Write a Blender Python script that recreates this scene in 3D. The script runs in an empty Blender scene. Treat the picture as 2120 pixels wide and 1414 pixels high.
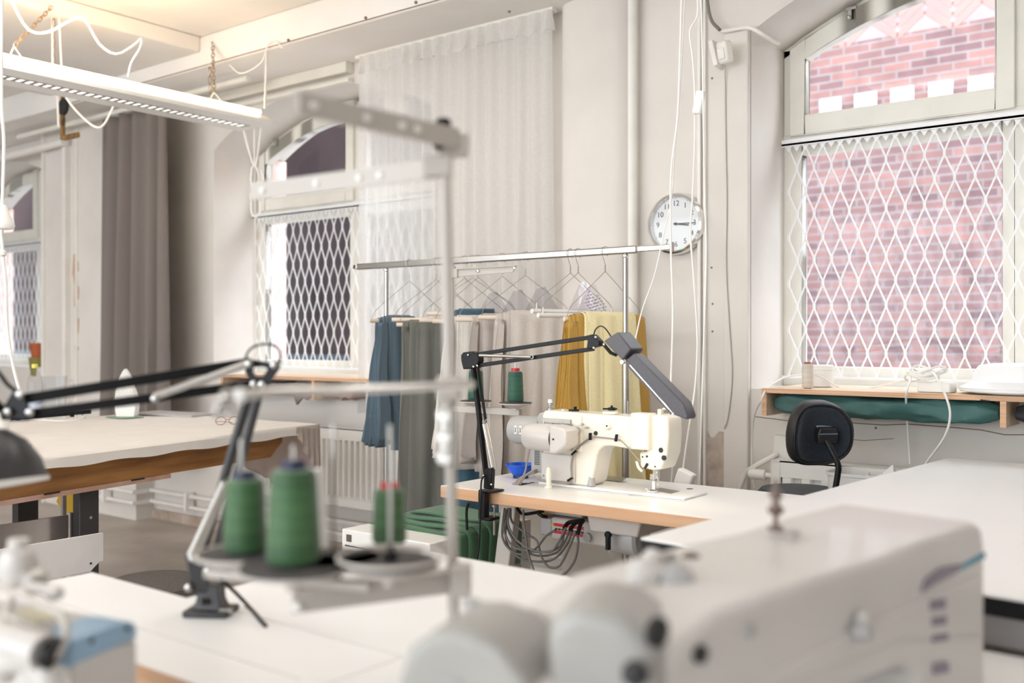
import bpy, bmesh, math, random
from math import sin, cos, pi, radians, sqrt
from mathutils import Vector, Matrix
random.seed(7)
D = bpy.data; C = bpy.context.scene.collection; S = bpy.context.scene
# ------------------------------------------------------------------ camera, sky, exposure
F = 2061.0; TH = radians(37.8); H = 1.35; HY = 700.0
cam = D.cameras.new('camera'); co = D.objects.new('camera', cam); C.objects.link(co)
co.location = (0, 0, H); co.rotation_euler = (pi/2, 0, TH)
cam.sensor_width = 36; cam.lens = F/2120*36; cam.shift_y = -(707-HY)/2120
cam.dof.use_dof = True; cam.dof.focus_distance = 3.85; cam.dof.aperture_fstop = 1.75
cam.clip_start = .05
S.camera = co
S.view_settings.view_transform = 'Standard'; S.view_settings.look = 'None'
S.view_settings.gamma = 1; S.view_settings.use_curve_mapping = False
S.view_settings.exposure = -0.12
w = D.worlds.new('sky'); S.world = w; w.use_nodes = True
wb = w.node_tree.nodes['Background']; wb.inputs[0].default_value = (.90, .95, 1, 1); wb.inputs[1].default_value = 7
sl = D.lights.new('bright_sky', 'SUN'); sl.energy = 5; sl.angle = radians(40); sl.color = (.88, .94, 1)
so = D.objects.new('bright_sky', sl); C.objects.link(so); so.rotation_euler = Vector((-.62, -.22, -.75)).to_track_quat('-Z', 'Y').to_euler()
def area_light(name, loc, sx, sy, e, col, rot=(0, 0, 0), parent=None):
    l = D.lights.new(name, 'AREA'); l.shape = 'RECTANGLE'; l.size = sx; l.size_y = sy; l.energy = e; l.color = col
    o = D.objects.new(name, l); C.objects.link(o); o.location = loc; o.rotation_euler = rot
    if parent: o.parent = parent; o.location = Vector(loc)-Vector(parent.location)
    return o
FILL_LAMPS = []   # unseen ceiling lamps added as fill light: (x, y, energy)
for lx, ly, le in ((-4.3, 2.3, 7), (-1.7, 2.3, 4), (1.7, 2.7, 1.5), (-5.3, .4, 12), (-8.8, .6, 6), (-2.2, 1.2, 7), (3.2, .9, 2.5)): FILL_LAMPS.append((lx, ly, le))
def portal(name, loc, sx, sy, rot):       # guides the sampling of daylight through an opening, emits nothing itself
    o = area_light(name, loc, sx, sy, 1, (1, 1, 1), rot); o.data.cycles.is_portal = True
portal('daylight_back', (-3.6, -3.62, 1.9), 9.8, 2.2, (pi/2, 0, 0))  # covers the opening added in the unseen wall behind the camera
for x_, z_ in ((-9.2, 1.95), (-4.92, 1.95), (-.88, 2.0)): portal('daylight_window', (x_, 4.92, z_), 2.15, 2.1, (-pi/2, 0, 0))
# ------------------------------------------------------------------ pixel -> place
def ray(px, py=HY):
    k = (px-1060)/F
    return Vector((-sin(TH)+k*cos(TH), cos(TH)+k*sin(TH), -(py-HY)/F))
O = Vector((0, 0, H))
def at(px, py, d): return O+ray(px, py)*d
def onz(px, py, z): r = ray(px, py); return O+r*((z-H)/r.z)
def ony(px, py, y): r = ray(px, py); return O+r*(y/r.y)
def onx(px, py, x): r = ray(px, py); return O+r*(x/r.x)
def pxof(x, y): d = -sin(TH)*x+cos(TH)*y; return 1060+F*(cos(TH)*x+sin(TH)*y)/d
# ------------------------------------------------------------------ materials
MATS = {}
def mat(name, col, rough=.5, metal=0, var=.04, scale=6, bump=0, bscale=40, emit=0, trans=0, alpha=1, coat=0, stretch=None, col2=None, sheen=0):
    if name in MATS: return MATS[name]
    m = D.materials.new(name); m.use_nodes = True; nt = m.node_tree; b = nt.nodes['Principled BSDF']
    tc = nt.nodes.new('ShaderNodeTexCoord'); mp = nt.nodes.new('ShaderNodeMapping'); nt.links.new(tc.outputs['Object'], mp.inputs[0])
    if stretch: mp.inputs['Scale'].default_value = stretch
    n = nt.nodes.new('ShaderNodeTexNoise'); n.inputs['Scale'].default_value = scale; n.inputs['Detail'].default_value = 5
    nt.links.new(mp.outputs[0], n.inputs['Vector'])
    r = nt.nodes.new('ShaderNodeValToRGB'); nt.links.new(n.outputs[0], r.inputs[0])
    c2 = col2 or tuple(max(0, c*(1-var*2.5)) for c in col)
    r.color_ramp.elements[0].color = (*c2, 1); r.color_ramp.elements[1].color = (*[min(1, c*(1+var)) for c in col], 1)
    r.color_ramp.elements[0].position = .3; r.color_ramp.elements[1].position = .7 if col2 else .6
    nt.links.new(r.outputs[0], b.inputs['Base Color'])
    b.inputs['Roughness'].default_value = rough; b.inputs['Metallic'].default_value = metal
    b.inputs['Coat Weight'].default_value = coat
    if sheen: b.inputs['Sheen Weight'].default_value = sheen
    if trans: b.inputs['Transmission Weight'].default_value = trans
    if alpha < 1: b.inputs['Alpha'].default_value = alpha
    if emit: b.inputs['Emission Color'].default_value = (*col, 1); b.inputs['Emission Strength'].default_value = emit
    if bump:
        n2 = nt.nodes.new('ShaderNodeTexNoise'); n2.inputs['Scale'].default_value = bscale; n2.inputs['Detail'].default_value = 4
        nt.links.new(mp.outputs[0], n2.inputs['Vector'])
        bp = nt.nodes.new('ShaderNodeBump'); bp.inputs['Strength'].default_value = bump; bp.inputs['Distance'].default_value = .01
        nt.links.new(n2.outputs[0], bp.inputs['Height']); nt.links.new(bp.outputs[0], b.inputs['Normal'])
    MATS[name] = m; return m
def glassmat(name, tint=(1, 1, 1), refl=.06):
    m = D.materials.new(name); m.use_nodes = True; nt = m.node_tree; nt.nodes.clear()
    o = nt.nodes.new('ShaderNodeOutputMaterial'); mx = nt.nodes.new('ShaderNodeMixShader')
    t = nt.nodes.new('ShaderNodeBsdfTransparent'); g = nt.nodes.new('ShaderNodeBsdfGlossy')
    t.inputs[0].default_value = (*tint, 1); g.inputs['Roughness'].default_value = .02
    lw = nt.nodes.new('ShaderNodeLayerWeight'); lw.inputs['Blend'].default_value = .5
    pw = nt.nodes.new('ShaderNodeMath'); pw.operation = 'POWER'; pw.inputs[1].default_value = 4
    ma = nt.nodes.new('ShaderNodeMath'); ma.operation = 'MULTIPLY_ADD'; ma.inputs[1].default_value = .35; ma.inputs[2].default_value = refl
    nt.links.new(lw.outputs['Facing'], pw.inputs[0]); nt.links.new(pw.outputs[0], ma.inputs[0]); nt.links.new(ma.outputs[0], mx.inputs[0]); nt.links.new(t.outputs[0], mx.inputs[1]); nt.links.new(g.outputs[0], mx.inputs[2])
    nt.links.new(mx.outputs[0], o.inputs[0]); MATS[name] = m; return m
def clothmat(name, col, thru=.35, alpha=1, scale=30):
    m = D.materials.new(name); m.use_nodes = True; nt = m.node_tree; nt.nodes.clear()
    o = nt.nodes.new('ShaderNodeOutputMaterial'); mx = nt.nodes.new('ShaderNodeMixShader'); mx.inputs[0].default_value = thru
    d = nt.nodes.new('ShaderNodeBsdfDiffuse'); t = nt.nodes.new('ShaderNodeBsdfTranslucent')
    tc = nt.nodes.new('ShaderNodeTexCoord'); n = nt.nodes.new('ShaderNodeTexNoise'); n.inputs['Scale'].default_value = scale
    nt.links.new(tc.outputs['Object'], n.inputs['Vector'])
    r = nt.nodes.new('ShaderNodeValToRGB'); nt.links.new(n.outputs[0], r.inputs[0])
    r.color_ramp.elements[0].color = (*[c*.88 for c in col], 1); r.color_ramp.elements[1].color = (*col, 1)
    nt.links.new(r.outputs[0], d.inputs[0]); nt.links.new(r.outputs[0], t.inputs[0])
    nt.links.new(d.outputs[0], mx.inputs[1]); nt.links.new(t.outputs[0], mx.inputs[2])
    if alpha < 1:
        tr = nt.nodes.new('ShaderNodeBsdfTransparent'); m2 = nt.nodes.new('ShaderNodeMixShader'); m2.inputs[0].default_value = alpha
        nt.links.new(tr.outputs[0], m2.inputs[1]); nt.links.new(mx.outputs[0], m2.inputs[2]); nt.links.new(m2.outputs[0], o.inputs[0])
    else: nt.links.new(mx.outputs[0], o.inputs[0])
    MATS[name] = m; return m
def woodmat(name, c1, c2, scale=3, stretch=(1, 14, 14), rough=.5):
    return mat(name, c1, rough, scale=scale, stretch=stretch, col2=c2, bump=.05)
M_wall = mat('wall_plaster', (.74, .695, .645), .85, var=.025, scale=2.5, bump=.25, bscale=9)
M_ceil = mat('ceiling_paint', (.84, .81, .77), .85, var=.02, scale=2, bump=.1, bscale=6)
M_trim = mat('painted_trim', (.84, .81, .76), .55, var=.02)
M_frame = mat('cream_paint', (.80, .775, .70), .4, var=.02)
M_floor = mat('worn_concrete', (.50, .44, .385), .45, var=.1, scale=2.2, bump=.08, bscale=20, col2=(.36, .31, .27))
M_white = mat('white_enamel', (.84, .825, .79), .35, var=.01)
M_lam = mat('white_laminate', (.84, .83, .815), .32, var=.008, scale=3)
M_beech = woodmat('beech_edge', (.66, .40, .235), (.57, .33, .18))
M_ply = woodmat('plywood', (.78, .62, .46), (.68, .50, .35))
M_plyedge = woodmat('plywood_edge', (.74, .46, .28), (.50, .28, .15), scale=8, stretch=(.4, .4, 30))
M_oak = woodmat('stained_wood', (.42, .20, .06), (.22, .09, .025), scale=2.5, stretch=(3, 1, 12))
M_dowel = mat('pale_dowel', (.80, .68, .56), .5, var=.05)
M_black = mat('black_metal', (.006, .006, .007), .35, var=.1)
M_black.node_tree.nodes['Principled BSDF'].inputs['Specular IOR Level'].default_value = .25
M_blackp = mat('black_plastic', (.010, .010, .012), .45, var=.1)
M_dgrey = mat('charcoal_metal', (.035, .034, .036), .4, var=.1)
M_lampg = mat('anthracite_plastic', (.10, .095, .105), .42, var=.05, scale=200)
M_chrome = mat('chrome', (.80, .79, .77), .12, 1, var=.01)
M_steel = mat('brushed_steel', (.46, .445, .42), .3, 1, var=.03)
M_alum = mat('aluminium', (.50, .48, .45), .45, .8, var=.02)
M_putty = mat('putty_paint', (.53, .49, .445), .5, var=.02)
M_mach = mat('machine_cream', (.84, .80, .70), .3, var=.01, coat=.2)
M_machg = mat('machine_grey', (.42, .41, .40), .35, var=.03)
M_machw = mat('machine_white', (.62, .59, .56), .35, var=.012, coat=.1)
M_rubber = mat('dark_rubber', (.03, .028, .027), .8, var=.1)
M_felt = mat('grey_felt', (.075, .068, .066), .95, var=.2, scale=60)
M_cable = mat('grey_cable', (.12, .11, .10), .5, var=.05)
M_wcable = mat('white_cable', (.86, .84, .80), .4, var=.02)
M_red = mat('red_plastic', (.55, .015, .02), .35, var=.03)
M_navy = mat('navy_plastic', (.01, .014, .06), .4, var=.05)
M_blue = mat('blue_plastic', (.005, .10, .62), .3, var=.03)
M_lblue = mat('pale_blue_plastic', (.30, .46, .62), .3, var=.03)
M_teal = mat('teal_stripe', (.02, .22, .33), .4)
M_purple = mat('violet_print', (.25, .22, .26), .5)
M_ink = mat('black_ink', (.02, .02, .02), .6)
M_yellow = mat('yellow_plastic', (.80, .50, .02), .4)
M_orange = mat('terracotta', (.5, .12, .04), .7)
M_olive = mat('olive_pot', (.25, .22, .05), .6)
M_glass = glassmat('window_glass', (.98, .99, 1), .006)
M_clear = glassmat('clear_plastic', (.95, .96, .97), .012)
M_sheer = clothmat('sheer_voile', (.96, .95, .93), .5, .76, 60)
M_sheerh = clothmat('voile_header', (.90, .88, .85), .4, .96, 60)
M_gcurt = clothmat('grey_linen_curtain', (.27, .235, .215), .12, 1, 80)
M_cloth = clothmat('cream_ironing_cloth', (.82, .78, .73), .1, 1, 8)
M_valance = clothmat('thin_cotton', (.70, .61, .55), .35, 1, 20)
def thread(name, c1, c2):
    m = D.materials.new(name); m.use_nodes = True; nt = m.node_tree; b = nt.nodes['Principled BSDF']; b.inputs['Roughness'].default_value = .55
    b.inputs['Sheen Weight'].default_value = .3
    tc = nt.nodes.new('ShaderNodeTexCoord'); wv = nt.nodes.new('ShaderNodeTexWave'); wv.bands_direction = 'Z'; wv.inputs['Scale'].default_value = 120; wv.inputs['Distortion'].default_value = 1.5
    nz = nt.nodes.new('ShaderNodeTexNoise'); mp = nt.nodes.new('ShaderNodeMapping'); mp.inputs['Scale'].default_value = (4, 4, 50)
    nz.inputs['Scale'].default_value = 1.2
    nt.links.new(tc.outputs['Object'], mp.inputs[0]); nt.links.new(mp.outputs[0], nz.inputs['Vector']); nt.links.new(tc.outputs['Object'], wv.inputs['Vector'])
    r = nt.nodes.new('ShaderNodeValToRGB'); nt.links.new(nz.outputs[0], r.inputs[0]); r.color_ramp.elements[0].position = .35; r.color_ramp.elements[1].position = .68
    r.color_ramp.elements[0].color = (*c1, 1); r.color_ramp.elements[1].color = (*c2, 1)
    nt.links.new(r.outputs[0], b.inputs['Base Color'])
    bp = nt.nodes.new('ShaderNodeBump'); bp.inputs['Strength'].default_value = .25; bp.inputs['Distance'].default_value = .001
    nt.links.new(wv.outputs[0], bp.inputs['Height']); nt.links.new(bp.outputs[0], b.inputs['Normal'])
    MATS[name] = m; return m
M_green = thread('green_thread', (.02, .08, .024), (.055, .15, .045))
M_dgreen = thread('deep_green_thread', (.004, .06, .045), (.02, .11, .05))
M_beige = thread('beige_thread', (.55, .48, .41), (.66, .60, .53))
M_wthread = thread('white_thread', (.75, .73, .70), (.85, .83, .80))
# ------------------------------------------------------------------ mesh builder
ORD = []
class MB:
    def __init__(s, M=None): s.bm = bmesh.new(); s.M = M or Matrix()
    def _v(s, p): return s.bm.verts.new(s.M @ Vector(p))
    def box(s, a, b, R=None):
        (x0, y0, z0), (x1, y1, z1) = a, b
        if R is None: R = Matrix()
        v = [s._v(R @ Vector(p)) for p in ((x0,y0,z0),(x1,y0,z0),(x1,y1,z0),(x0,y1,z0),(x0,y0,z1),(x1,y0,z1),(x1,y1,z1),(x0,y1,z1))]
        for f in ((0,3,2,1),(4,5,6,7),(0,1,5,4),(1,2,6,5),(2,3,7,6),(3,0,4,7)): s.bm.faces.new([v[i] for i in f])
        return s
    def cbox(s, c, d, R=None):
        c = Vector(c); d = Vector(d)/2
        T = Matrix.Translation(c) @ (R.to_4x4() if R else Matrix())
        return s.box(-d, d, T)
    def rings(s, rings, closed=False, cap=True):
        vs = [[s._v(p) for p in r] for r in rings]; n = len(vs[0])
        for a, b in zip(vs, vs[1:]+([vs[0]] if closed else [])):
            for i in range(n): s.bm.faces.new((a[i], a[(i+1) % n], b[(i+1) % n], b[i]))
        if cap and not closed:
            s.bm.faces.new(vs[0][::-1]); s.bm.faces.new(vs[-1])
        return s
    def bar(s, p, q, w, h, up=(0, 0, 1)):
        p, q = Vector(p), Vector(q); d = (q-p).normalized(); u = Vector(up)
        if abs(d.dot(u)) > .98: u = Vector((1, 0, 0))
        sd = d.cross(u).normalized(); u = sd.cross(d)
        return s.rings([[c+sd*(i*w/2)+u*(j*h/2) for i, j in ((-1,-1),(1,-1),(1,1),(-1,1))] for c in (p, q)])
    def tube(s, pts, r, n=10, closed=False):
        pts = [Vector(p) for p in pts]; out = []; m = len(pts); pu = None
        for i, p in enumerate(pts):
            if closed: d = pts[(i+1) % m]-pts[i-1]
            else: d = pts[min(i+1, m-1)]-pts[max(i-1, 0)]
            d.normalize()
            if pu is None:
                u = Vector((0, 0, 1)) if abs(d.z) < .9 else Vector((1, 0, 0))
            else: u = pu
            sd = d.cross(u)
            if sd.length < 1e-6: sd = d.cross(Vector((.3, 1, .2)))
            sd.normalize(); u = sd.cross(d).normalized(); pu = u
            rr = r[i] if isinstance(r, (list, tuple)) else r
            out.append([p+(sd*cos(2*pi*k/n)+u*sin(2*pi*k/n))*rr for k in range(n)])
        return s.rings(out, closed=closed)
    def cyl(s, p, q, r, r2=None, n=20): return s.tube([p, q], [r, r if r2 is None else r2], n)
    def lathe(s, prof, c=(0, 0, 0), ax=(0, 0, 1), n=32, closed=False):
        c = Vector(c); ax = Vector(ax).normalized(); u = Vector((1, 0, 0)) if abs(ax.x) < .8 else Vector((0, 1, 0))
        a = ax.cross(u).normalized(); b = ax.cross(a)
        return s.rings([[c+ax*z+(a*cos(2*pi*k/n)+b*sin(2*pi*k/n))*max(r, 1e-5) for k in range(n)] for r, z in prof], closed=closed)
    def prism(s, poly, e0, e1, f):      # f(u, v, e) -> point
        return s.rings([[f(u, v, e) for u, v in poly] for e in (e0, e1)])
    def xz(s, poly, y0, y1): return s.prism(poly, y0, y1, lambda u, v, e: (u, e, v))
    def yz(s, poly, x0, x1): return s.prism(poly, x0, x1, lambda u, v, e: (e, u, v))
    def xy(s, poly, z0, z1): return s.prism(poly, z0, z1, lambda u, v, e: (u, v, e))
    def ball(s, c, r, sx=1, sy=1, sz=1, n=16):
        c = Vector(c)
        return s.rings([[c+Vector((r*sx*sin(t)*cos(2*pi*k/n), r*sy*sin(t)*sin(2*pi*k/n), r*sz*cos(t))) for k in range(n)] for t in [max(.02, pi*j/8) if j < 8 else pi-.02 for j in range(9)]])
    def grid(s, nu, nv, f, thick=0):
        vs = [[s._v(f(i/nu, j/nv)) for j in range(nv+1)] for i in range(nu+1)]
        for i in range(nu):
            for j in range(nv): s.bm.faces.new((vs[i][j], vs[i+1][j], vs[i+1][j+1], vs[i][j+1]))
        return s
    def build(s, name, m, parent=None, bev=0, smooth=True, solid=0, sub=0, seg=2):
        bm = s.bm; bmesh.ops.remove_doubles(bm, verts=bm.verts, dist=1e-6)
        bmesh.ops.recalc_face_normals(bm, faces=bm.faces)
        if parent is not None: o0 = Vector(parent['_o'])
        else:
            xs = [v.co for v in bm.verts]
            o0 = Vector(((min(v.x for v in xs)+max(v.x for v in xs))/2, (min(v.y for v in xs)+max(v.y for v in xs))/2, min(v.z for v in xs)))
        for v in bm.verts: v.co -= o0
        if smooth:
            for f in bm.faces: f.smooth = True
            for e in bm.edges:
                if len(e.link_faces) == 2 and e.calc_face_angle(0) > radians(38): e.smooth = False
        me = D.meshes.new(name); bm.to_mesh(me); bm.free(); me.materials.append(m)
        o = D.objects.new(name, me); C.objects.link(o); o['_o'] = list(o0); ORD.append((o, parent, name))
        if parent is not None: o.parent = parent
        else: o.location = o0
        if solid: md = o.modifiers.new('solid', 'SOLIDIFY'); md.thickness = solid; md.offset = 0
        if bev: md = o.modifiers.new('bevel', 'BEVEL'); md.width = bev; md.segments = seg; md.limit_method = 'ANGLE'; md.angle_limit = radians(40)
        if sub: md = o.modifiers.new('sub', 'SUBSURF'); md.levels = sub; md.render_levels = sub
        return o
def tag(o, label=None, cat=None, group=None, kind=None):
    if label: o['label'] = label
    if cat: o['category'] = cat
    if group: o['group'] = group
    if kind: o['kind'] = kind
    return o
def thing(name, loc, label, cat, group=None):
    o = D.objects.new(name, None); C.objects.link(o); o.location = loc; o.empty_display_size = .05; o['_o'] = list(loc)
    return tag(o, label, cat, group)
def copy_thing(o, loc, label=None, rz=0):
    def cp(a, par):
        b = a.copy(); C.objects.link(b); b.parent = par
        for ch in list(a.children): cp(ch, b)
        return b
    b = cp(o, None); b.location = loc; b.rotation_euler.z = rz; b['_o'] = list(loc)
    if label: b['label'] = label
    return b
def struct(o): o['kind'] = 'structure'; return o
def arc(cx, cz, r, a0, a1, n): return [(cx+r*cos(radians(a0+(a1-a0)*i/n)), cz+r*sin(radians(a0+(a1-a0)*i/n))) for i in range(n+1)]
def bez(pts, n=24):                 # catmull-rom through points
    P = [Vector(p) for p in pts]; P = [2*P[0]-P[1]]+P+[2*P[-1]-P[-2]]; out = []
    k = max(2, n//(len(P)-3))
    for i in range(1, len(P)-2):
        for j in range(k):
            t = j/k; a, b, c, d = P[i-1:i+3]
            out.append(.5*((2*b)+(c-a)*t+(2*a-5*b+4*c-d)*t*t+(3*b-a-3*c+d)*t**3))
    out.append(P[-2]); return out
def rot(ax, deg): return Matrix.Rotation(radians(deg), 4, ax)
def textmesh(mb, txt, size, T, ext=.0005):
    cu = D.curves.new('t', 'FONT'); cu.body = txt; cu.size = size; cu.align_x = 'CENTER'; cu.align_y = 'CENTER'; cu.extrude = ext
    o = D.objects.new('t', cu); C.objects.link(o); dg = bpy.context.evaluated_depsgraph_get(); dg.update()
    me = D.meshes.new_from_object(o.evaluated_get(dg)); me.transform(mb.M @ T); mb.bm.from_mesh(me)
    D.objects.remove(o); D.meshes.remove(me)
YW = 4.27; YF = 4.65
# ------------------------------------------------------------------ room shell
def arch(x0, x1, zs, rise, n=20):
    c = (x0+x1)/2; hw = (x1-x0)/2; R = (hw*hw+rise*rise)/(2*rise); a = math.asin(hw/R)
    return [(c+R*sin(-a+2*a*i/n), zs+rise-R+R*cos(-a+2*a*i/n)) for i in range(n+1)]
WIN = [dict(x0=-10.25, x1=-8.12, sill=1.10, tr=2.29, zs=2.66), dict(x0=-5.98, x1=-3.86, sill=1.10, tr=2.285, zs=2.68), dict(x0=-1.93, x1=.17, sill=1.12, tr=2.335, zs=2.75)]
RISE = .28; ZC = 3.25; WT = .62
mb = MB(); edges = [-12.2]
for W_ in WIN: edges += [W_['x0'], W_['x1']]
edges.append(4.6)
for i in range(0, len(edges), 2): mb.box((edges[i], YW, 0), (edges[i+1], YW+WT, 3.6))
for W_ in WIN:
    mb.box((W_['x0'], YW, 0), (W_['x1'], YW+WT, W_['sill']))
    a = arch(W_['x0'], W_['x1'], W_['zs'], RISE, 24)
    mb.xz(a+[(W_['x1'], 3.6), (W_['x0'], 3.6)], YW, YW+WT)
mb.box((-8.12, YW-.15, 0), (-6.72, YW+.01, 3.2))
struct(mb.build('wall_back', M_wall, smooth=False))
struct(MB().box((-12.2, -3.6, -.1), (4.6, YW, 0)).build('floor', M_floor))
struct(MB().box((-12.35, -3.6, 0), (-12.2, YW+WT, 3.6)).build('wall_left', M_wall))
struct(MB().box((4.6, -3.6, 0), (4.75, YW+WT, 3.6)).build('wall_right', M_wall))
struct(MB().box((-12.35, -3.75, 0), (4.75, -3.6, .8)).box((-12.35, -3.75, 3.0), (4.75, -3.6, 3.6)).box((-12.35, -3.75, .8), (-8.5, -3.6, 3.0)).box((1.3, -3.75, .8), (4.75, -3.6, 3.0)).box((-3.1, -3.75, .8), (-3.0, -3.6, 3.0)).box((-5.6, -3.75, .8), (-5.5, -3.6, 3.0)).build('wall_front', mat('taupe_wall', (.30, .26, .22), .85, scale=2)))  # unseen wall: openings added for fill daylight, dark taupe keeps its bounce low
struct(MB().box((-12.2, -3.6, ZC), (4.6, YW, ZC+.1)).build('ceiling', M_ceil))
struct(MB().box((-12.2, 3.75, 3.05), (4.6, YW, ZC)).build('trim_1', M_ceil, bev=.012))
struct(MB().box((-7.25, -3.6, 3.15), (-5.39, 3.75, ZC)).build('trim_2', M_ceil, bev=.01))
# half-round pillar, boxed pipe, pilaster strips
x0 = ony(1165, 700, YW).x; x1 = ony(1292, 700, 4.15).x
mb = MB(); cx = (x0+x1)/2+.02; hw = (x1-x0)/2
pl = [(x0, YW+.01)]+[(cx-hw*.35+.0-hw*.65*cos(radians(t)), 4.15+.12-.12*sin(radians(t))) for t in range(0, 91, 15)]+[(cx+hw*.55+hw*.45*sin(radians(t)), 4.15+.12-.12*cos(radians(t))) for t in range(0, 91, 15)]+[(x1, YW+.01)]
struct(mb.xy(pl, 0, 3.05).build('trim_3', M_wall))
xa = ony(1293, 700, 4.2).x; struct(MB().cyl((xa+.03, 4.22, 0), (xa+.03, 4.22, 3.05), .028).build('trim_4', M_trim))
xp = ony(1462, 700, YW).x; xq = ony(1503, 700, YW).x
mb = MB(); mb.box((xp-.035, 4.245, 0), (xp-.018, YW, 3.05)); mb.box((xp-.008, 4.25, 0), (xp+.006, YW, 3.05)); struct(mb.build('trim_5', M_trim, bev=.003))
struct(MB().box((xq, 4.24, 0), (WIN[2]['x0'], YW+.01, 2.76)).build('trim_6', M_wall, bev=.006))
mb = MB(); pts = []
M_patch = mat('bare_plaster', (.60, .52, .44), .95, scale=14, col2=(.36, .29, .24), bump=.5, bscale=30)
poly = [(1463, 890), (1470, 905), (1478, 905), (1490, 893), (1501, 895), (1502, 1010), (1461, 1010)]
pp = [ony(a, b, 4.268) for a, b in poly]
mb.xz([(p.x, p.z) for p in pp], 4.262, 4.272); struct(mb.build('trim_7', M_patch))
# column strips by the far left window
mb = MB()
for pxx, wd, pr in ((92, .03, .03), (140, .05, .05), (160, .02, .02)):
    x = ony(pxx, 700, 4.12).x; mb.box((x, 4.12-pr, 0), (x+wd, 4.13, 3.05))
struct(mb.build('trim_8', M_trim, bev=.004))
M_flake = mat('flaked_brick', (.50, .26, .16), .9, scale=20, col2=(.62, .48, .38))
mb = MB()
for c in ([(153, 527), (161, 524), (162, 560), (158, 575), (163, 600), (160, 640), (154, 635), (155, 590), (150, 565)], [(157, 655), (163, 660), (161, 700), (156, 695)], [(155, 715), (162, 718), (161, 732), (156, 730)]):
    pp = [ony(a, b, 4.115) for a, b in c]; mb.xz([(p.x, p.z) for p in pp], 4.112, 4.122)
struct(mb.build('trim_9', M_flake))
# curtain track board above the middle window and rails
struct(MB().box((-6.9, 4.20, 2.985), (-4.55, YW, 3.05)).box((-6.2, 4.22, 2.93), (-4.55, YW, 2.955)).build('trim_10', M_frame, bev=.004))
# cracks and nail holes in plaster
M_crack = mat('crack', (.28, .20, .15), .9)
mb = MB()
def crack(pts, y, r=.0022): mb.tube([ony(a, b, y) for a, b in pts], r, 5)
crack([(1560, 862), (1640, 872), (1740, 874), (1830, 880), (1880, 878), (1960, 884), (2030, 890), (2080, 900), (2120, 900)], YW, .0022)
crack([(1510, 858), (1528, 860), (1545, 866)], YW)
crack([(1700, 905), (1790, 912), (1850, 908)], YW, .0014)
for a, b in ((1474, 162), (1473, 554), (1475, 629), (1475, 686), (1813, 886), (1210, 410), (1360, 862)): mb.ball(ony(a, b, YW-.002), .005, n=8)
struct(mb.build('trim_11', M_crack))
mb = MB()
mb.tube([(-7, 3.748, 3.058), (-4, 3.748, 3.06), (-1, 3.748, 3.056), (1, 3.748, 3.06)], .003, 5)
for a, b in ((757, 37), (861, 5), (597, 83), (1213, 9), (1322, 5), (1054, 23)): mb.ball(onz(a, b, 3.05), .009, n=8)
struct(mb.build('trim_12', M_crack))
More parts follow.
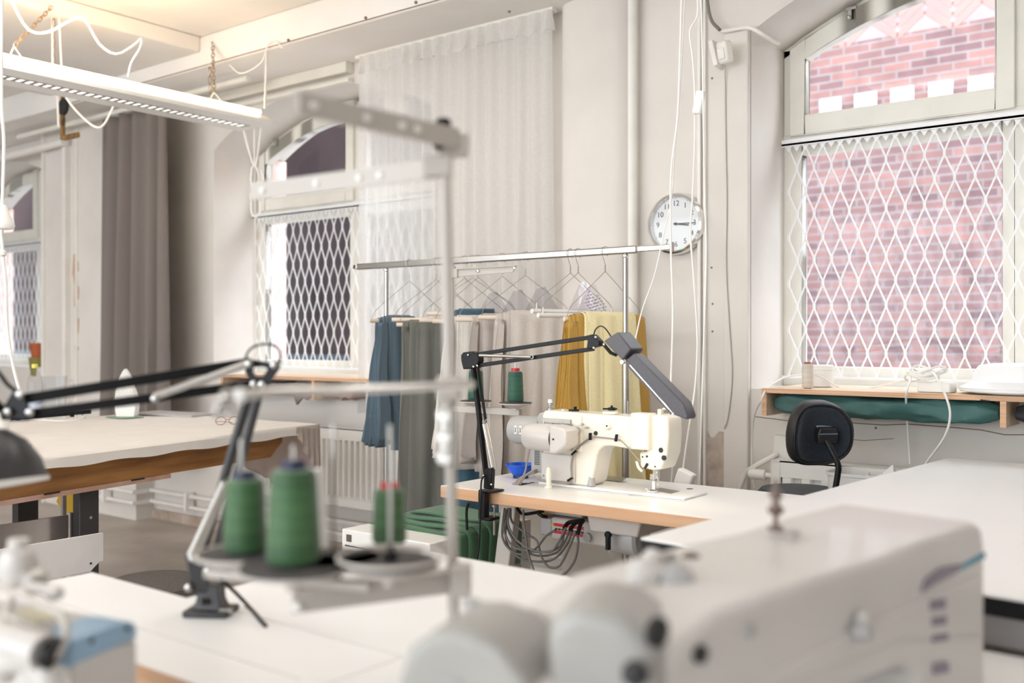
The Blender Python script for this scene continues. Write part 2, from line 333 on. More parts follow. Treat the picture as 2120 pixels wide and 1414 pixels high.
# window sashes
def sash(mb, x0, x1, z0, z1, y, w=.055, d=.05):
    mb.box((x0, y, z0), (x0+w, y+d, z1)); mb.box((x1-w, y, z0), (x1, y+d, z1)); mb.box((x0+w, y, z0), (x1-w, y+d, z0+w)); mb.box((x0+w, y, z1-w), (x1-w, y+d, z1))
def window(k, W_):
    r = D.objects.new('window_%d' % k, None); C.objects.link(r); x0, x1, zs = W_['x0'], W_['x1'], W_['zs']; tr = W_['tr']; c = (x0+x1)/2
    r.location = (c, YF, W_['sill']); r['_o'] = list(r.location); r['kind'] = 'structure'
    a = arch(x0, x1, zs, RISE, 24); mb = MB()
    def band(o1, o2, y0, y1, rng=None, m=mb):
        A = [(x, z-o1) for x, z in a]; B = [(x, z-o2) for x, z in a]
        for i in range(len(a)-1):
            m.xz([A[i], A[i+1], B[i+1], B[i]], y0, y1)
    # outer frame
    mb.box((x0, YF, W_['sill']), (x0+.045, YF+.07, zs)); mb.box((x1-.045, YF, W_['sill']), (x1, YF+.07, zs))
    band(0, .045, YF, YF+.07)
    mb.box((c-.03, YF, W_['sill']), (c+.03, YF+.07, zs+RISE-.03)); mb.box((x0, YF-.005, tr-.055), (x1, YF+.07, tr)); mb.box((x0, YF-.01, W_['sill']), (x1, YF+.07, W_['sill']+.05))
    mb.build('window_frame', M_frame, r, bev=.004)
    for s0, s1 in ((x0+.04, c-.02), (c+.02, x1-.04)):   # upper sashes, arched
        m = MB(); y0, y1 = YF-.025, YF+.04; wd = .075
        def top(x, off):
            for i in range(len(a)-1):
                if a[i][0] <= x <= a[i+1][0]+1e-9:
                    t = (x-a[i][0])/(a[i+1][0]-a[i][0]); return a[i][1]*(1-t)+a[i+1][1]*t-off
            return zs
        m.xz([(s0, tr-.01), (s0+wd, tr-.01), (s0+wd, top(s0+wd, .03)), (s0, top(s0, .03))], y0, y1)
        m.xz([(s1-wd, tr-.01), (s1, tr-.01), (s1, top(s1, .03)), (s1-wd, top(s1-wd, .03))], y0, y1)
        m.box((s0+wd, y0, tr-.01), (s1-wd, y1, tr+.085))
        n = 12
        for i in range(n):
            xa, xb = s0+wd+(s1-s0-2*wd)*i/n, s0+wd+(s1-s0-2*wd)*(i+1)/n
            m.xz([(xa, top(xa, .03)), (xb, top(xb, .03)), (xb, top(xb, .125)), (xa, top(xa, .125))], y0, y1)
        sh = m.build('sash', M_frame, r, bev=.004)
        g = MB(); pol = [(s0+wd-.01, tr+.07), (s1-wd+.01, tr+.07)]+[(s1-wd+.01-(s1-s0-2*wd+.02)*i/8, top(min(max(s1-wd+.01-(s1-s0-2*wd+.02)*i/8, s0), s1), .11)) for i in range(9)]
        g.xz(pol, YF+.005, YF+.009); g.build('pane', M_glass, r)
        lt = MB(); fr = .35 if s0 < c-.1 else .65
        for f_ in (.22, .78) if k == 2 else (.30,):
            xx = s0+(s1-s0)*f_; zz = top(xx, .05); lt.cbox((xx, YF-.035, zz), (.02, .02, .05)).cbox((xx+.01, YF-.05, zz+.02), (.05, .012, .014)).ball((xx, YF-.05, zz-.02), .012, n=10)
        lt.build('latch', M_steel, r, bev=.002)
        m = MB(); m.box((s0+.25, YF-.035, tr-.05), (s0+.37, YF-.01, tr-.035)); m.box((s1-.37, YF-.035, tr-.05), (s1-.25, YF-.01, tr-.035)); m.build('hinge', M_frame, r, bev=.003)
        m = MB(); z0 = W_['sill']+.04; z1 = tr-.05; sash(m, s0, s1, z0, z1, YF-.0, .055, .05); m.build('sash', M_frame, r, bev=.004)
        MB().box((s0+.05, YF+.02, z0+.05), (s1-.05, YF+.024, z1-.05)).build('pane', M_glass, r)
        MB().box((s0+.05, YF+.045, z0+.05), (s1-.05, YF+.049, z1-.05)).build('pane', M_glass, r)
    return r
for k, W_ in enumerate(WIN): window(k+1, W_)
# ------------------------------------------------------------------ sliding diamond grilles
M_grille = mat('white_grille', (.86, .86, .87), .4, var=.01)
GL = ['white diamond lattice grille inside the far left window', 'white diamond lattice grille of the middle window beside the sheer curtain', 'white diamond lattice grille inside the right window above the plywood shelf']
for k, W_ in enumerate(WIN):
    x0, x1 = W_['x0']+.05, W_['x1']-.05; z0, z1 = W_['sill']+.05, W_['tr']-.065; yg = YF-.06
    r = thing('window_grille', ((x0+x1)/2, yg, z0), GL[k], 'grille', 'diamond window grilles')
    mb = MB(); cw = .0415; chh = .108; n = int((x1-x0)/cw); cw = (x1-x0)/n; rows = int((z1-z0)/chh); chh = (z1-z0)/rows
    sw, st = (.0075, .003)
    for i in range(n+1):
        x = x0+i*cw
        for j in range(rows+1):
            if (i+j) % 2: continue
            z = z0+j*chh
            for sg in (-1, 1):
                if i+sg < 0 or i+sg > n or j+1 > rows: continue
                a = Vector((x+sg*.002, yg, z+.012)); b = Vector((x+sg*(cw-.002), yg, z+chh-.012))
                if j+1 <= rows: mb.bar(a, b, sw, st, up=(0, 1, 0))
            mb.box((x-.0055, yg-.003, max(z0, z-.014)), (x+.0055, yg+.003, min(z1, z+.014)))
    mb.build('lattice', M_grille, r, smooth=False)
    m = MB(); m.box((x0-.03, yg-.014, z1), (x1+.03, yg+.006, z1+.012)).box((x0-.03, yg-.014, z1-.004), (x1+.03, yg-.010, z1+.03));MB().box((x0-.03, yg-.01, z0-.012), (x1+.03, yg+.01, z0)).build('bottom_rail', M_grille, r, bev=.001)
    for i in range(0, n+1, 1):
        x = x0+i*cw; m.xz([(x-.018, z1), (x+.018, z1), (x, z1-.028)], yg-.004, yg+.002)
    m.build('track', M_grille, r, bev=.001)
# ------------------------------------------------------------------ street outside
def brickmat():
    m = D.materials.new('red_brick'); m.use_nodes = True; nt = m.node_tree; b = nt.nodes['Principled BSDF']; b.inputs['Roughness'].default_value = .95; b.inputs['Specular IOR Level'].default_value = .1
    tc = nt.nodes.new('ShaderNodeTexCoord'); mp = nt.nodes.new('ShaderNodeMapping'); mp.inputs['Rotation'].default_value = (pi/2, 0, 0)
    bk = nt.nodes.new('ShaderNodeTexBrick'); nt.links.new(tc.outputs['Object'], mp.inputs[0]); nt.links.new(mp.outputs[0], bk.inputs['Vector'])
    bk.inputs['Scale'].default_value = 1; bk.inputs['Brick Width'].default_value = .25; bk.inputs['Row Height'].default_value = .078; bk.inputs['Mortar Size'].default_value = .009
    bk.inputs['Color1'].default_value = (.37, .20, .18, 1); bk.inputs['Color2'].default_value = (.22, .135, .14, 1); bk.inputs['Mortar'].default_value = (.32, .275, .275, 1)
    n = nt.nodes.new('ShaderNodeTexNoise'); n.inputs['Scale'].default_value = 5; mx = nt.nodes.new('ShaderNodeMixRGB'); mx.blend_type = 'MULTIPLY'; mx.inputs[0].default_value = .5
    nt.links.new(tc.outputs['Object'], n.inputs['Vector']); nt.links.new(bk.outputs[0], mx.inputs[1]); nt.links.new(n.outputs['Fac'], mx.inputs[2]); nt.links.new(mx.outputs[0], b.inputs['Base Color'])
    MATS['red_brick'] = m; return m
M_brick = brickmat(); YB = 9.6
M_brick2 = mat('herringbone_brick', (.45, .20, .17), .9, scale=3, col2=(.30, .18, .17))
M_mortar = mat('mortar', (.27, .235, .235), .9); M_wblock = mat('white_render_block', (.9, .9, .9), .8); M_stone = mat('grey_stone', (.30, .33, .34), .9, scale=3, col2=(.2, .23, .25), bump=.4)
r = thing('brick_building', (0, YB, -.2), 'red brick building across the street seen through the right window', 'building')
z_hi = 1.35+(700-178)/F*(YB/ray(1900).y)
MB().box((-7.5, YB, .62), (9, YB+.3, 4.2)).build('brick_wall', M_brick, r)
MB().box((-7.5, YB+.0, 4.2), (9, YB+.3, 5.1)).build('upper_wall', M_mortar, r)
MB().box((-7.5, YB-.08, -.2), (9, YB+.3, .62)).build('stone_base', M_stone, r, bev=.02)
x = -5.3
while x < 3:
    MB().box((x, YB-.03, z_hi-.30), (x+.20, YB+.02, z_hi)).build('frieze_block', M_wblock, r); x += .34
mb = MB(); zz = 4.28
for row in range(9):
    x = -7.4+(0 if row % 2 == 0 else 0)
    while x < 8:
        for sg in (1, -1):
            R = Matrix.Translation((x+(0 if sg > 0 else .245), YB-.0, zz+row*.094)) @ Matrix.Rotation(sg*radians(40), 4, 'Y')
            mb.box((-.148, -.004, -.029), (.148, .03, .029), R)
        x += .49
mb.build('herringbone_course', M_brick2, r)
M_dark = mat('dark_facade', (.040, .028, .029), .9, scale=1.2, col2=(.026, .018, .019)); M_dark2 = mat('slate_boards', (.055, .065, .08), .7, scale=2)  # facade in dark brown with random mottling
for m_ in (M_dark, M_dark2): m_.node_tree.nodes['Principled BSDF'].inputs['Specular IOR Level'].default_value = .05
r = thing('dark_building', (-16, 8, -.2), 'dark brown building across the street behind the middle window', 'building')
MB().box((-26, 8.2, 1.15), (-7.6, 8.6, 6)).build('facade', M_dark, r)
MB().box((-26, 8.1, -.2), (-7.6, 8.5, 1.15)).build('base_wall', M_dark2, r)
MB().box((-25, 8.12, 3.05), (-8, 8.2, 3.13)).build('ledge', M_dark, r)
mb = MB()
for W_ in WIN:
    mb.box((W_['x0']-.01, 4.725, W_['sill']), (W_['x0']+.02, YW+WT+.01, W_['zs'])); mb.box((W_['x1']-.02, 4.725, W_['sill']), (W_['x1']+.01, YW+WT+.01, W_['zs']))
struct(mb.build('trim_14', mat('pale_red_brick', (.60, .38, .33), .9, scale=18, col2=(.72, .62, .58)), smooth=False))
M_street = mat('pavement', (.32, .33, .35), .9, scale=4)
struct(MB().box((-30, YW+WT, -.3), (14, 16, -.2)).build('ground', M_street))
# ------------------------------------------------------------------ strip lamps added out of the picture to light the room
for i, (lx, ly, e) in enumerate(FILL_LAMPS):
    if i == 0:
        r = lamp0 = thing('fill_ceiling_lamp', (lx, ly, 3.08), 'white strip ceiling lamp added above the room for fill light, out of the picture', 'lamp', 'added strip lamps lighting the room')
        MB().box((lx-.6, ly-.12, 3.10), (lx+.6, ly+.12, 3.25)).build('housing', M_white, r, bev=.006)
        MB().box((lx-.57, ly-.09, 3.085), (lx+.57, ly+.09, 3.10)).build('diffuser', mat('lamp_diffuser', (1, .93, .82), .5, emit=4), r)
        z0_ = 3.07
    else: r = copy_thing(lamp0, (lx, ly, 3.08), 'white strip ceiling lamp added above the room for fill light, out of the picture')
    area_light('lamp_light', (lx, ly, 3.07), 1.1, .25, e, (1, .965, .925), parent=r)
# ------------------------------------------------------------------ hanging linear light
FX, FYa, FYb, FZ = -4.9, 1.55, 3.80, 2.615
r = thing('hanging_light', (FX, 2.7, FZ), 'long white linear light hanging on chains below the ceiling', 'ceiling light')
W2 = .16
mb = MB(); mb.xz([(FX-W2, FZ), (FX+W2, FZ), (FX+W2, FZ+.02), (FX+W2-.05, FZ+.055), (FX+W2-.07, FZ+.055), (FX+W2-.02, FZ+.022), (FX-W2+.02, FZ+.022), (FX-W2+.07, FZ+.055), (FX-W2+.05, FZ+.055), (FX-W2, FZ+.02)], FYa, FYb)
mb.build('housing', M_white, r, bev=.003)
MB().box((FX-.06, FYa+.02, FZ+.02), (FX+.06, FYb-.02, FZ+.05)).build('gear_tray', M_white, r, bev=.004)
mb = MB(); y = FYa+.1
while y < FYb-.1:
    mb.box((FX-.028, y, FZ-.003), (FX+.028, y+.02, FZ+.001)); y += .045
mb.build('louvre_slot', mat('louvre_glow', (1, .97, .93), .3, emit=.9), r, smooth=False)
MB().box((FX-.04, FYa+.07, FZ-.0015), (FX+.04, FYb-.07, FZ+.0005)).build('louvre_frame', M_alum, r)
for s in (-.10, .10): MB().cyl((FX+s, FYa+.05, FZ+.075), (FX+s, FYb-.05, FZ+.075), .013, n=10).build('tube_lamp', mat('tube_glow', (1, .80, .55), .5, emit=6), r)
area_light('uplight', (FX, 2.2, FZ+.13), .35, 1.7, 14, (1, .70, .40), rot=(pi, 0, 0), parent=r)
def chain(mb, p, q, n, R=.011):
    p, q = Vector(p), Vector(q); d = (q-p)/n; L = d.length*.66
    for i in range(n):
        c = p+d*(i+.5); u = d.normalized(); a = u.cross(Vector((1, .3, 0))).normalized()
        if i % 2: a = u.cross(a)
        mb.tube([c+u*(L*cos(t))+a*(R*sin(t)) for t in [2*pi*k/10 for k in range(10)]], .0026, 5, closed=True)
def hookset(pxh, pyh, yend, drop):
    h = onz(pxh, pyh, ZC); b = Vector((FX, yend, FZ+.07))
    mb = MB(); chain(mb, h, b+Vector((0, 0, .09)), 15); chain(mb, h+Vector((.0, -.02, 0)), h+Vector((0, -.02, -.36)), 7); mb.build('chain', mat('brass_chain', (.45, .33, .22), .4, .8), r)
    MB().tube([b+Vector((-.1, 0, 0)), b+Vector((0, 0, .09)), b+Vector((.1, 0, 0))], .004, 6).build('hanger_wire', M_white, r)
    MB().cbox((h.x, h.y, h.z-.008), (.12, .03, .016)).tube([h+Vector((.03, 0, 0)), h+Vector((.03, 0, -.03)), h+Vector((0, 0, -.035))], .005, 6).build('ceiling_hook', mat('brass_chain', (.45, .33, .22)), r)
hookset(440, 74, 3.5, .3)
b = onz(55, 108, FZ+.07); hookset(118, 3, 2.35, .3)
def cable(name, pts, rr, m, label, cat='cable', group=None, n=40):
    o = MB().tube(bez(pts, n), rr, 8).build(name, m); return tag(o, label, cat, group)
cable('power_cable', [at(0, -60, 4.6), at(28, 10, 4.7), at(60, 62, 4.8), at(100, 66, 4.9), at(146, 42, 5.0), at(175, 40, 5.0), at(205, 90, 5.0), at(240, 112, 5), at(275, 95, 5), at(293, 80, 5), at(290, 100, 5), at(272, 130, 5), at(265, 160, 5)], .0065, M_wcable, 'white power cable looping from the ceiling down to the long hanging light')
cable('power_cable', [at(108, 30, 5.6), at(110, 172, 5.6), at(118, 190, 5.7), at(121, 262, 5.8)], .006, M_wcable, 'short white cable dropping straight beside the rusty wall hole')
cable('power_cable', [at(122, 30, 5.6), at(128, 150, 5.6), at(134, 195, 5.6), at(160, 232, 5.6), at(195, 262, 5.6), at(215, 258, 5.6), at(235, 220, 5.6), at(250, 195, 5.6)], .006, M_wcable, 'white cable sagging in a V in front of the grey curtain top')
r = thing('pull_cord_switch', at(4, 1050, 3.3), 'white cord with inline plugs hanging at the left edge of the room', 'cord')
MB().tube(bez([at(4, -30, 3.3), at(3, 200, 3.3), at(8, 300, 3.3), at(4, 440, 3.3), at(5, 520, 3.3), at(12, 590, 3.3), at(15, 680, 3.3), at(28, 760, 3.3), at(40, 806, 3.3)], 40), .0055, 8).build('cord', M_wcable, r)
p = at(8, 455, 3.3); MB().lathe([(.008, .05), (.014, .03), (.03, -.005), (.034, -.02), (.03, -.03), (.008, -.034)], p, n=16).build('plug', M_wcable, r)
p = at(5, 524, 3.3); MB().lathe([(.004, .012), (.013, .006), (.013, -.006), (.004, -.014)], p, n=14).build('ferrule', M_wcable, r)
# cable bundle at the window reveal
r = thing('cable_bundle', at(527, 430, 6.6), 'knotted white cable bundle hanging beside the middle window', 'cable')
d = 6.4
MB().tube(bez([at(503, 262, d), at(515, 310, d), at(528, 345, d), at(536, 300, d), at(541, 262, d)], 24), .008, 6).build('loop', M_wcable, r)
MB().tube(bez([at(548, 80, 5.9), at(552, 100, 5.9), at(548, 225, 5.9)], 10), .008, 6).tube(bez([at(527, 240, d), at(527, 340, d), at(529, 560, 6.7), at(530, 770, 7.0)], 16), .006, 6).build('strand', M_wcable, r)
mb = MB(); 
for c in ([(522, 345), (520, 375), (530, 392), (536, 365), (528, 342), (520, 352)], [(540, 350), (546, 370), (541, 385)], [(520, 400), (521, 440), (532, 448), (540, 430), (534, 395)]): mb.tube(bez([at(a, b, d) for a, b in c], 20), .008, 6)
mb.build('knot', M_wcable, r)
# cable on brackets on the beam
cable('beam_cable', [ony(475, 135, 3.73), ony(500, 152, 3.73), ony(540, 130, 3.73), ony(556, 90, 3.73), ony(572, 86, 3.73), ony(585, 100, 3.73)], .004, M_wcable, 'thin cream cable pinned along the beam above the hanging light end')
# rusty hole with bracket
r = thing('wall_bracket', ony(132, 262, 3.72), 'rusty bracket in a black hole on the beam corner by the far column', 'bracket')
p = ony(134, 222, 3.745); MB().lathe([(.0, 0), (.06, 0), (.06, .02), (0, .02)], p, ax=(.0, -1, 0)).build('hole_plate', M_ink, r)
p = ony(130, 230, 3.74); MB().cbox(p, (.035, .02, .42)).cbox(p+Vector((.12, 0, -.2)), (.2, .02, .035)).build('rusty_strip', mat('rust', (.40, .22, .07), .9, scale=20, col2=(.08, .04, .02)), r)
# ------------------------------------------------------------------ curtains
def curtain(mb, xa, xb, za, zb, y, amp, waves, nz=30, flare=.0, seed=1, phase=0):
    rnd = random.Random(seed); n = waves*10; ph = [rnd.uniform(-.6, .6) for _ in range(waves+2)]; am = [rnd.uniform(.5, 1.2) for _ in range(waves+2)]
    def f(u, v):
        t = u*waves; k = int(t); s = t-k; a = am[k]*(1-s)+am[k+1]*s; q = ph[k]*(1-s)+ph[k+1]*s
        w_ = amp*(.45+.55*v)*a; x = xa+(xb-xa)*u
        x += (xb-xa)*flare*(u-.5)*v+.012*sin(5*t+3*v)*v
        return (x, y+w_*sin(2*pi*t+q*(1+v)), za+(zb-za)*v)
    mb.grid(n, nz, f); return mb
xa, xb = ony(750, 122, 4.17).x, ony(1146, 36, 4.17).x
r = thing('sheer_curtain', ((xa+xb)/2, 4.17, .9), 'white sheer pleated curtain hanging between the middle window and the pillar', 'curtain')
mb = MB()
curtain(mb, xa, xb, 2.93, .9, 4.15, .034, 15, seed=4); mb.build('voile', M_sheer, r)
mb = MB(); curtain(mb, xa, xb, 3.035, 2.93, 4.15, .024, 15, 4, seed=4); mb.build('header_tape', M_sheerh, r)
MB().box((xa-.05, 4.16, 3.03), (xb, 4.20, 3.05)).build('curtain_track', M_frame, r)
# grey curtain
xa, xb = ony(213, 250, 3.98).x, ony(345, 235, 3.98).x
r = thing('grey_curtain', ((xa+xb)/2, 3.98, .45), 'heavy grey curtain drawn together beside the far pier', 'curtain')
mb = MB(); curtain(mb, xa, xb, 2.97, .45, 3.98, .10, 5, seed=9, flare=.12); mb.build('drape', M_gcurt, r, solid=.004)
mb = MB(); mb.cyl((-8.2, 3.97, 3.0), (-5.2, 3.97, 3.0), .02, n=12); mb.build('curtain_rail', M_frame, r)
struct(MB().cyl((-12, 4.05, 2.87), (-7.62, 4.05, 2.90), .03).build('trim_13', M_trim))
# ------------------------------------------------------------------ radiators and pipes
def radiator(x0, x1, z0, z1, y, pitch, label, valve=None):
    r = thing('radiator', ((x0+x1)/2, y, z0), label, 'radiator')
    mb = MB(); n = int((x1-x0-.08)/pitch); prof = []
    mb.box((x0, y+.02, z0), (x1, y+.03, z1)); mb.build('back_panel', M_white, r)
    m = MB(); xx = x0+.04; m.box((x0, y, z0), (x0+.04, y+.02, z1)); m.box((x1-.04, y, z0), (x1, y+.02, z1)); m.box((x0+.04, y, z0), (x1-.04, y+.02, z0+.05)); m.box((x0+.04, y, z1-.07), (x1-.04, y+.02, z1))
    for i in range(n):
        a = xx+i*pitch; w_ = pitch*.62
        m.xy([(a+.002, y+.018), (a+w_*.25, y-.004), (a+w_*.9, y-.004), (a+w_*1.12, y+.018)], z0+.05, z1-.07)
        m.xz([(a+w_*1.1, z0+.045), (a+pitch, z0+.045), (a+pitch, z0+.065), (a+w_*1.1, z0+.065)], y-.002, y+.018)
    m.build('front_panel', M_white, r, bev=.0025)
    m = MB(); m.box((x0, y, z1-.004), (x1, y+.08, z1+.004)); xx = x0+.05
    m.box((x0-.004, y+.0, z0+.02), (x0, y+.08, z1)); m.build('top_grille', M_white, r)
    if valve:
        m = MB(); m.lathe([(.001, 0), (.02, 0), (.024, .02), (.024, .075), (.012, .08), (.012, .11)], (x0-.115, y+.03, z1-.07), ax=(1, 0, 0), n=18); m.build('thermostat_valve', M_white, r)
    return r
yr = 4.13
xa = -5.55; xb = ony(905, 900, yr).x
radiator(xa, xb, .33, .80, yr, .05, 'white ribbed radiator below the middle window behind the ironing table')
xa = ony(1597, 960, yr).x
radiator(xa, .1, .30, .815, yr, .085, 'white ribbed radiator below the right window behind the office chair', True)
def pipe(name, pts, rr, m, label, cat='pipe'): return tag(MB().tube([Vector(p) for p in pts], rr, 10).build(name, m), label, cat)
r = thing('heating_pipes', (-6.9, 4.0, .15), 'pair of cream heating pipes running low along the pier and wall', 'pipe')
for z in (.135, .215): MB().tube([(-8.1, 4.08, z), (-6.68, 4.08, z), (-6.68, 4.22, z), (-2.4, 4.22, z)], .015, 8).build('pipe', M_trim, r)
for x, y in ((-7.05, 4.07), (-6.2, 4.21), (-5.2, 4.21), (-4.2, 4.21)): MB().cbox((x, y+.005, .18), (.03, .07, .13)).build('pipe_clip', M_white, r, bev=.004)
cable('radiator_hose', [ony(1532, 1010, 4.2), ony(1545, 980, 4.19), ony(1562, 966, 4.17), ony(1600, 945, 4.2), ony(1612, 938, 4.25)], .012, M_trim, 'cream insulated pipe curving up beside the right radiator valve', 'pipe')
p = ony(1624, 928, 4.25); tag(MB().cbox(p, (.09, .04, .11), rot('Y', 6).to_3x3()).build('junction_box', M_trim, bev=.004), 'cream junction box on the wall above the right radiator', 'box')
struct(MB().box((-12.2, 4.25, 0), (4.6, YW, .07)).build('baseboard_back', mat('dirty_base', (.55, .47, .40), .8, scale=9, col2=(.36, .27, .21))))
# ------------------------------------------------------------------ plywood shelves under the windows
def shelf(x0, x1, z, divs, label, dep=.48, h=.118):
    y0 = 4.04; r = thing('window_shelf', ((x0+x1)/2, y0, z-h), label, 'shelf')
    MB().box((x0, y0, z-.02), (x1, y0+dep, z)).build('top_board', M_ply, r)
    MB().box((x0-.0005, y0-.0015, z-.0195), (x1+.0005, y0-.0002, z-.0005)).build('board_edge', M_plyedge, r)
    for x in divs:
        MB().box((x, y0+.002, z-h), (x+.022, YW-.002, z-.0205)).build('divider', M_ply, r)
        MB().box((x+.0005, y0-.0005, z-h), (x+.0215, y0+.0018, z-.021)).build('divider_edge', M_plyedge, r)
    return r
sx0 = ony(1577, 806, 4.04).x; sdx = ony(2070, 840, 4.04).x
shelf(sx0, .45, 1.135, (sx0, sdx), 'plywood shelf with an open cubby under the right window')
tx0 = ony(457, 780, 4.04).x; tdx = ony(645, 790, 4.04).x
M_ply2 = M_ply
shelf(tx0, ony(760, 700, 4.04).x, 1.112, (tx0, tdx), 'plywood shelf under the middle window', h=.14)
# fabric bolts
def roll(mb, x0, x1, y, z, ry, rz, seed=1, wr=.006):
    rnd = random.Random(seed); a = [rnd.uniform(0, 6) for _ in range(6)]; n = 26
    rings = []
    for i in range(n+1):
        u = i/n; e = min(1, min(u, 1-u)*16)**.5; ring = []
        for k in range(28):
            t = 2*pi*k/28; w_ = 1+.08*sin(3*t+8*u+a[0])+.06*sin(5*t-17*u+a[1])+.05*sin(7*t+31*u)*(u > .4)+.07*sin(2*t+20*u*(1 if u > .35 else .3)+a[2])
            ring.append((x0+(x1-x0)*u, y+ry*(.7+.3*e)*w_*abs(cos(t))**.7*(1 if cos(t) > 0 else -1), z+rz*(.55+.45*e)*w_*abs(sin(t))**.7*(1 if sin(t) > 0 else -1)))
        rings.append(ring)
    mb.rings(rings); return mb
M_gfab = mat('bottle_green_cloth', (.045, .125, .115), .65, var=.1, scale=4, bump=.3, bscale=12)
o = roll(MB(), sx0+.04, sdx-.015, 4.14, 1.066, .085, .045, 3).build('fabric_bolt', M_gfab); tag(o, 'long bottle-green fabric bolt in the cubby under the right window', 'fabric bolt')
o = roll(MB(), sdx+.04, .4, 4.15, 1.066, .08, .042, 5).build('fabric_bolt', mat('black_cloth', (.03, .03, .035), .8)); tag(o, 'black fabric bolt under the plywood shelf at the right edge of the photo', 'fabric bolt')
M_bfab = mat('taupe_cloth', (.20, .15, .135), .8, var=.1, scale=9)
o = roll(MB(), tx0+.05, tdx-.02, 4.16, 1.03, .08, .042, 8).build('fabric_pile', M_bfab); tag(o, 'rumpled taupe cloth in the left cubby under the middle window', 'cloth')
o = roll(MB(), tdx+.04, ony(755, 700, 4.16).x, 4.16, 1.025, .08, .045, 9).build('fabric_pile', mat('brown_cloth', (.26, .17, .15), .8, var=.1)); tag(o, 'brown cloth in the cubby right of the divider under the middle window', 'cloth')
p1, p2, p3, p4, p5 = [ony(a, b, 4.06) for a, b in ((610, 820), (616, 838), (628, 822), (637, 828), (646, 820))]
o = MB().xz([(p.x, p.z) for p in (p1, p2, p3, p4, p5)]+[(p5.x, p5.z+.05), (p1.x, p1.z+.05)], 4.05, 4.065).build('hanging_scrap', M_bfab); tag(o, 'pointed taupe cloth corner hanging out below the middle window shelf', 'cloth')
# ------------------------------------------------------------------ things on the right shelf
ST = 1.135
def cone(name, base, r0, r1, hh, m, label, tube_m, tube_r=.017, tube_up=.012, cat='thread cone', group=None, disc=None, th=.0):
    r = thing(name, base, label, cat, group); b = Vector(base)
    MB().lathe([(r0*.9, .003), (r0, .008), (r0*.995, .02), (r1*1.02, hh-.012), (r1*.93, hh-.003), (tube_r, hh)], b, n=36).build('thread', m, r)
    MB().lathe([(tube_r*1.15, 0), (tube_r*1.1, hh*.5), (tube_r, hh+tube_up), (tube_r*.62, hh+tube_up), (tube_r*.55, hh-.01)], b, n=24).build('core', tube_m, r)
    return r
def onshelf(px, y): d = ony(px, 700, y); return (d.x, y, ST)
cone('thread_spool', onshelf(1672, 4.13), .0235, .0235, .105, M_beige, 'slim beige thread spool standing on the right window shelf', mat('brown_tube', (.35, .12, .06), .6), .014, .008, 'thread spool')
r = thing('tape_tub', onshelf(1703, 4.30), 'short white lidded tub behind the beige spool on the shelf', 'tub')
MB().lathe([(.03, 0), (.045, .003), (.045, .075), (.042, .078)], r.location).build('tub', M_white, r); MB().lathe([(.044, .074), (.048, .076), (.048, .094), (.044, .098), (.001, .098)], r.location).build('lid', M_white, r)
r = thing('white_roll', onshelf(2110, 4.20), 'wide white plastic tray rounded at the corners on the right window shelf', 'tray')
c = r.location; MB().lathe([(.17, .004), (.20, .012), (.205, .02), (.21, .025), (.19, .035), (.165, .05), (.155, .09), (.14, .11), (.09, .118), (.001, .118)], c, n=48).build('tray', mat('white_polystyrene', (.90, .90, .91), .5, var=.01), r)
MB().tube([Vector(c)+Vector((.205*cos(t), .205*sin(t), .016)) for t in [2*pi*k/40 for k in range(40)]], .006, 8, closed=True).build('rim', M_white, r)
r = thing('power_strip', onshelf(1938, 4.13), 'white socket block with a tangle of white cable on top', 'power strip')
c = Vector(r.location); MB().cbox(c+Vector((0, .01, .022)), (.13, .07, .042), rot('Z', -8).to_3x3()).build('socket_block', M_white, r, bev=.005)
mb = MB(); rnd = random.Random(3)
for k in range(4):
    mb.tube([c+Vector((-.055+.065*cos(t)+.01*k, -.0+.03*sin(t), .055+.012*k+.014*sin(t*2+k))) for t in [2*pi*i/18 for i in range(18)]], .0045, 6, closed=True)
mb.cbox(c+Vector((-.03, -.01, .085)), (.03, .02, .018)); mb.build('coiled_cable', M_wcable, r)
mb = MB(); sh = c+Vector((-.09, -.02, .06)); 
mb.tube(bez([sh, ony(1882, 795, 4.02), ony(1876, 820, 4.01), ony(1878, 870, 4.15), ony(1884, 960, 4.2)], 20), .0045, 8)
mb.tube(bez([c+Vector((-.01, -.02, .08)), ony(1938, 780, 4.02), ony(1958, 820, 4.0), ony(1967, 860, 4.0), ony(1955, 905, 4.02), ony(1918, 958, 4.08), ony(1905, 985, 4.1)], 30), .0045, 8)
mb.tube(bez([c+Vector((-.1, 0, .05)), onshelf(1800, 4.35), onshelf(1740, 4.3), Vector(onshelf(1690, 4.22))+Vector((0, 0, .055)), Vector(onshelf(1630, 4.2))+Vector((0, 0, .045)), onshelf(1590, 4.07), ony(1575, 830, 4.0), ony(1560, 870, 4.15), ony(1556, 960, 4.2), ony(1562, 1010, 4.2)], 50), .004, 8)
mb.build('flex', M_wcable, r)
tag(MB().tube([ony(2030, 828, 4.03)+Vector((0, .0, .0)), ony(2050, 831, 4.03)], .003, 6).build('pencil_stub', M_ink), 'thin dark pencil stub lying left of the white tray on the shelf', 'pencil')
# far left window sill things
r = thing('flower_pot', ony(77, 778, 4.30), 'terracotta pot standing on an olive pot on the far left sill', 'flower pot')
c = ony(77, 778, 4.30); MB().lathe([(.05, 0), (.07, .16), (.0, .16)], c).build('olive_pot', M_olive, r); MB().lathe([(.045, .16), (.06, .26), (.065, .26), (.065, .285), (0, .285)], c).build('clay_pot', M_orange, r)
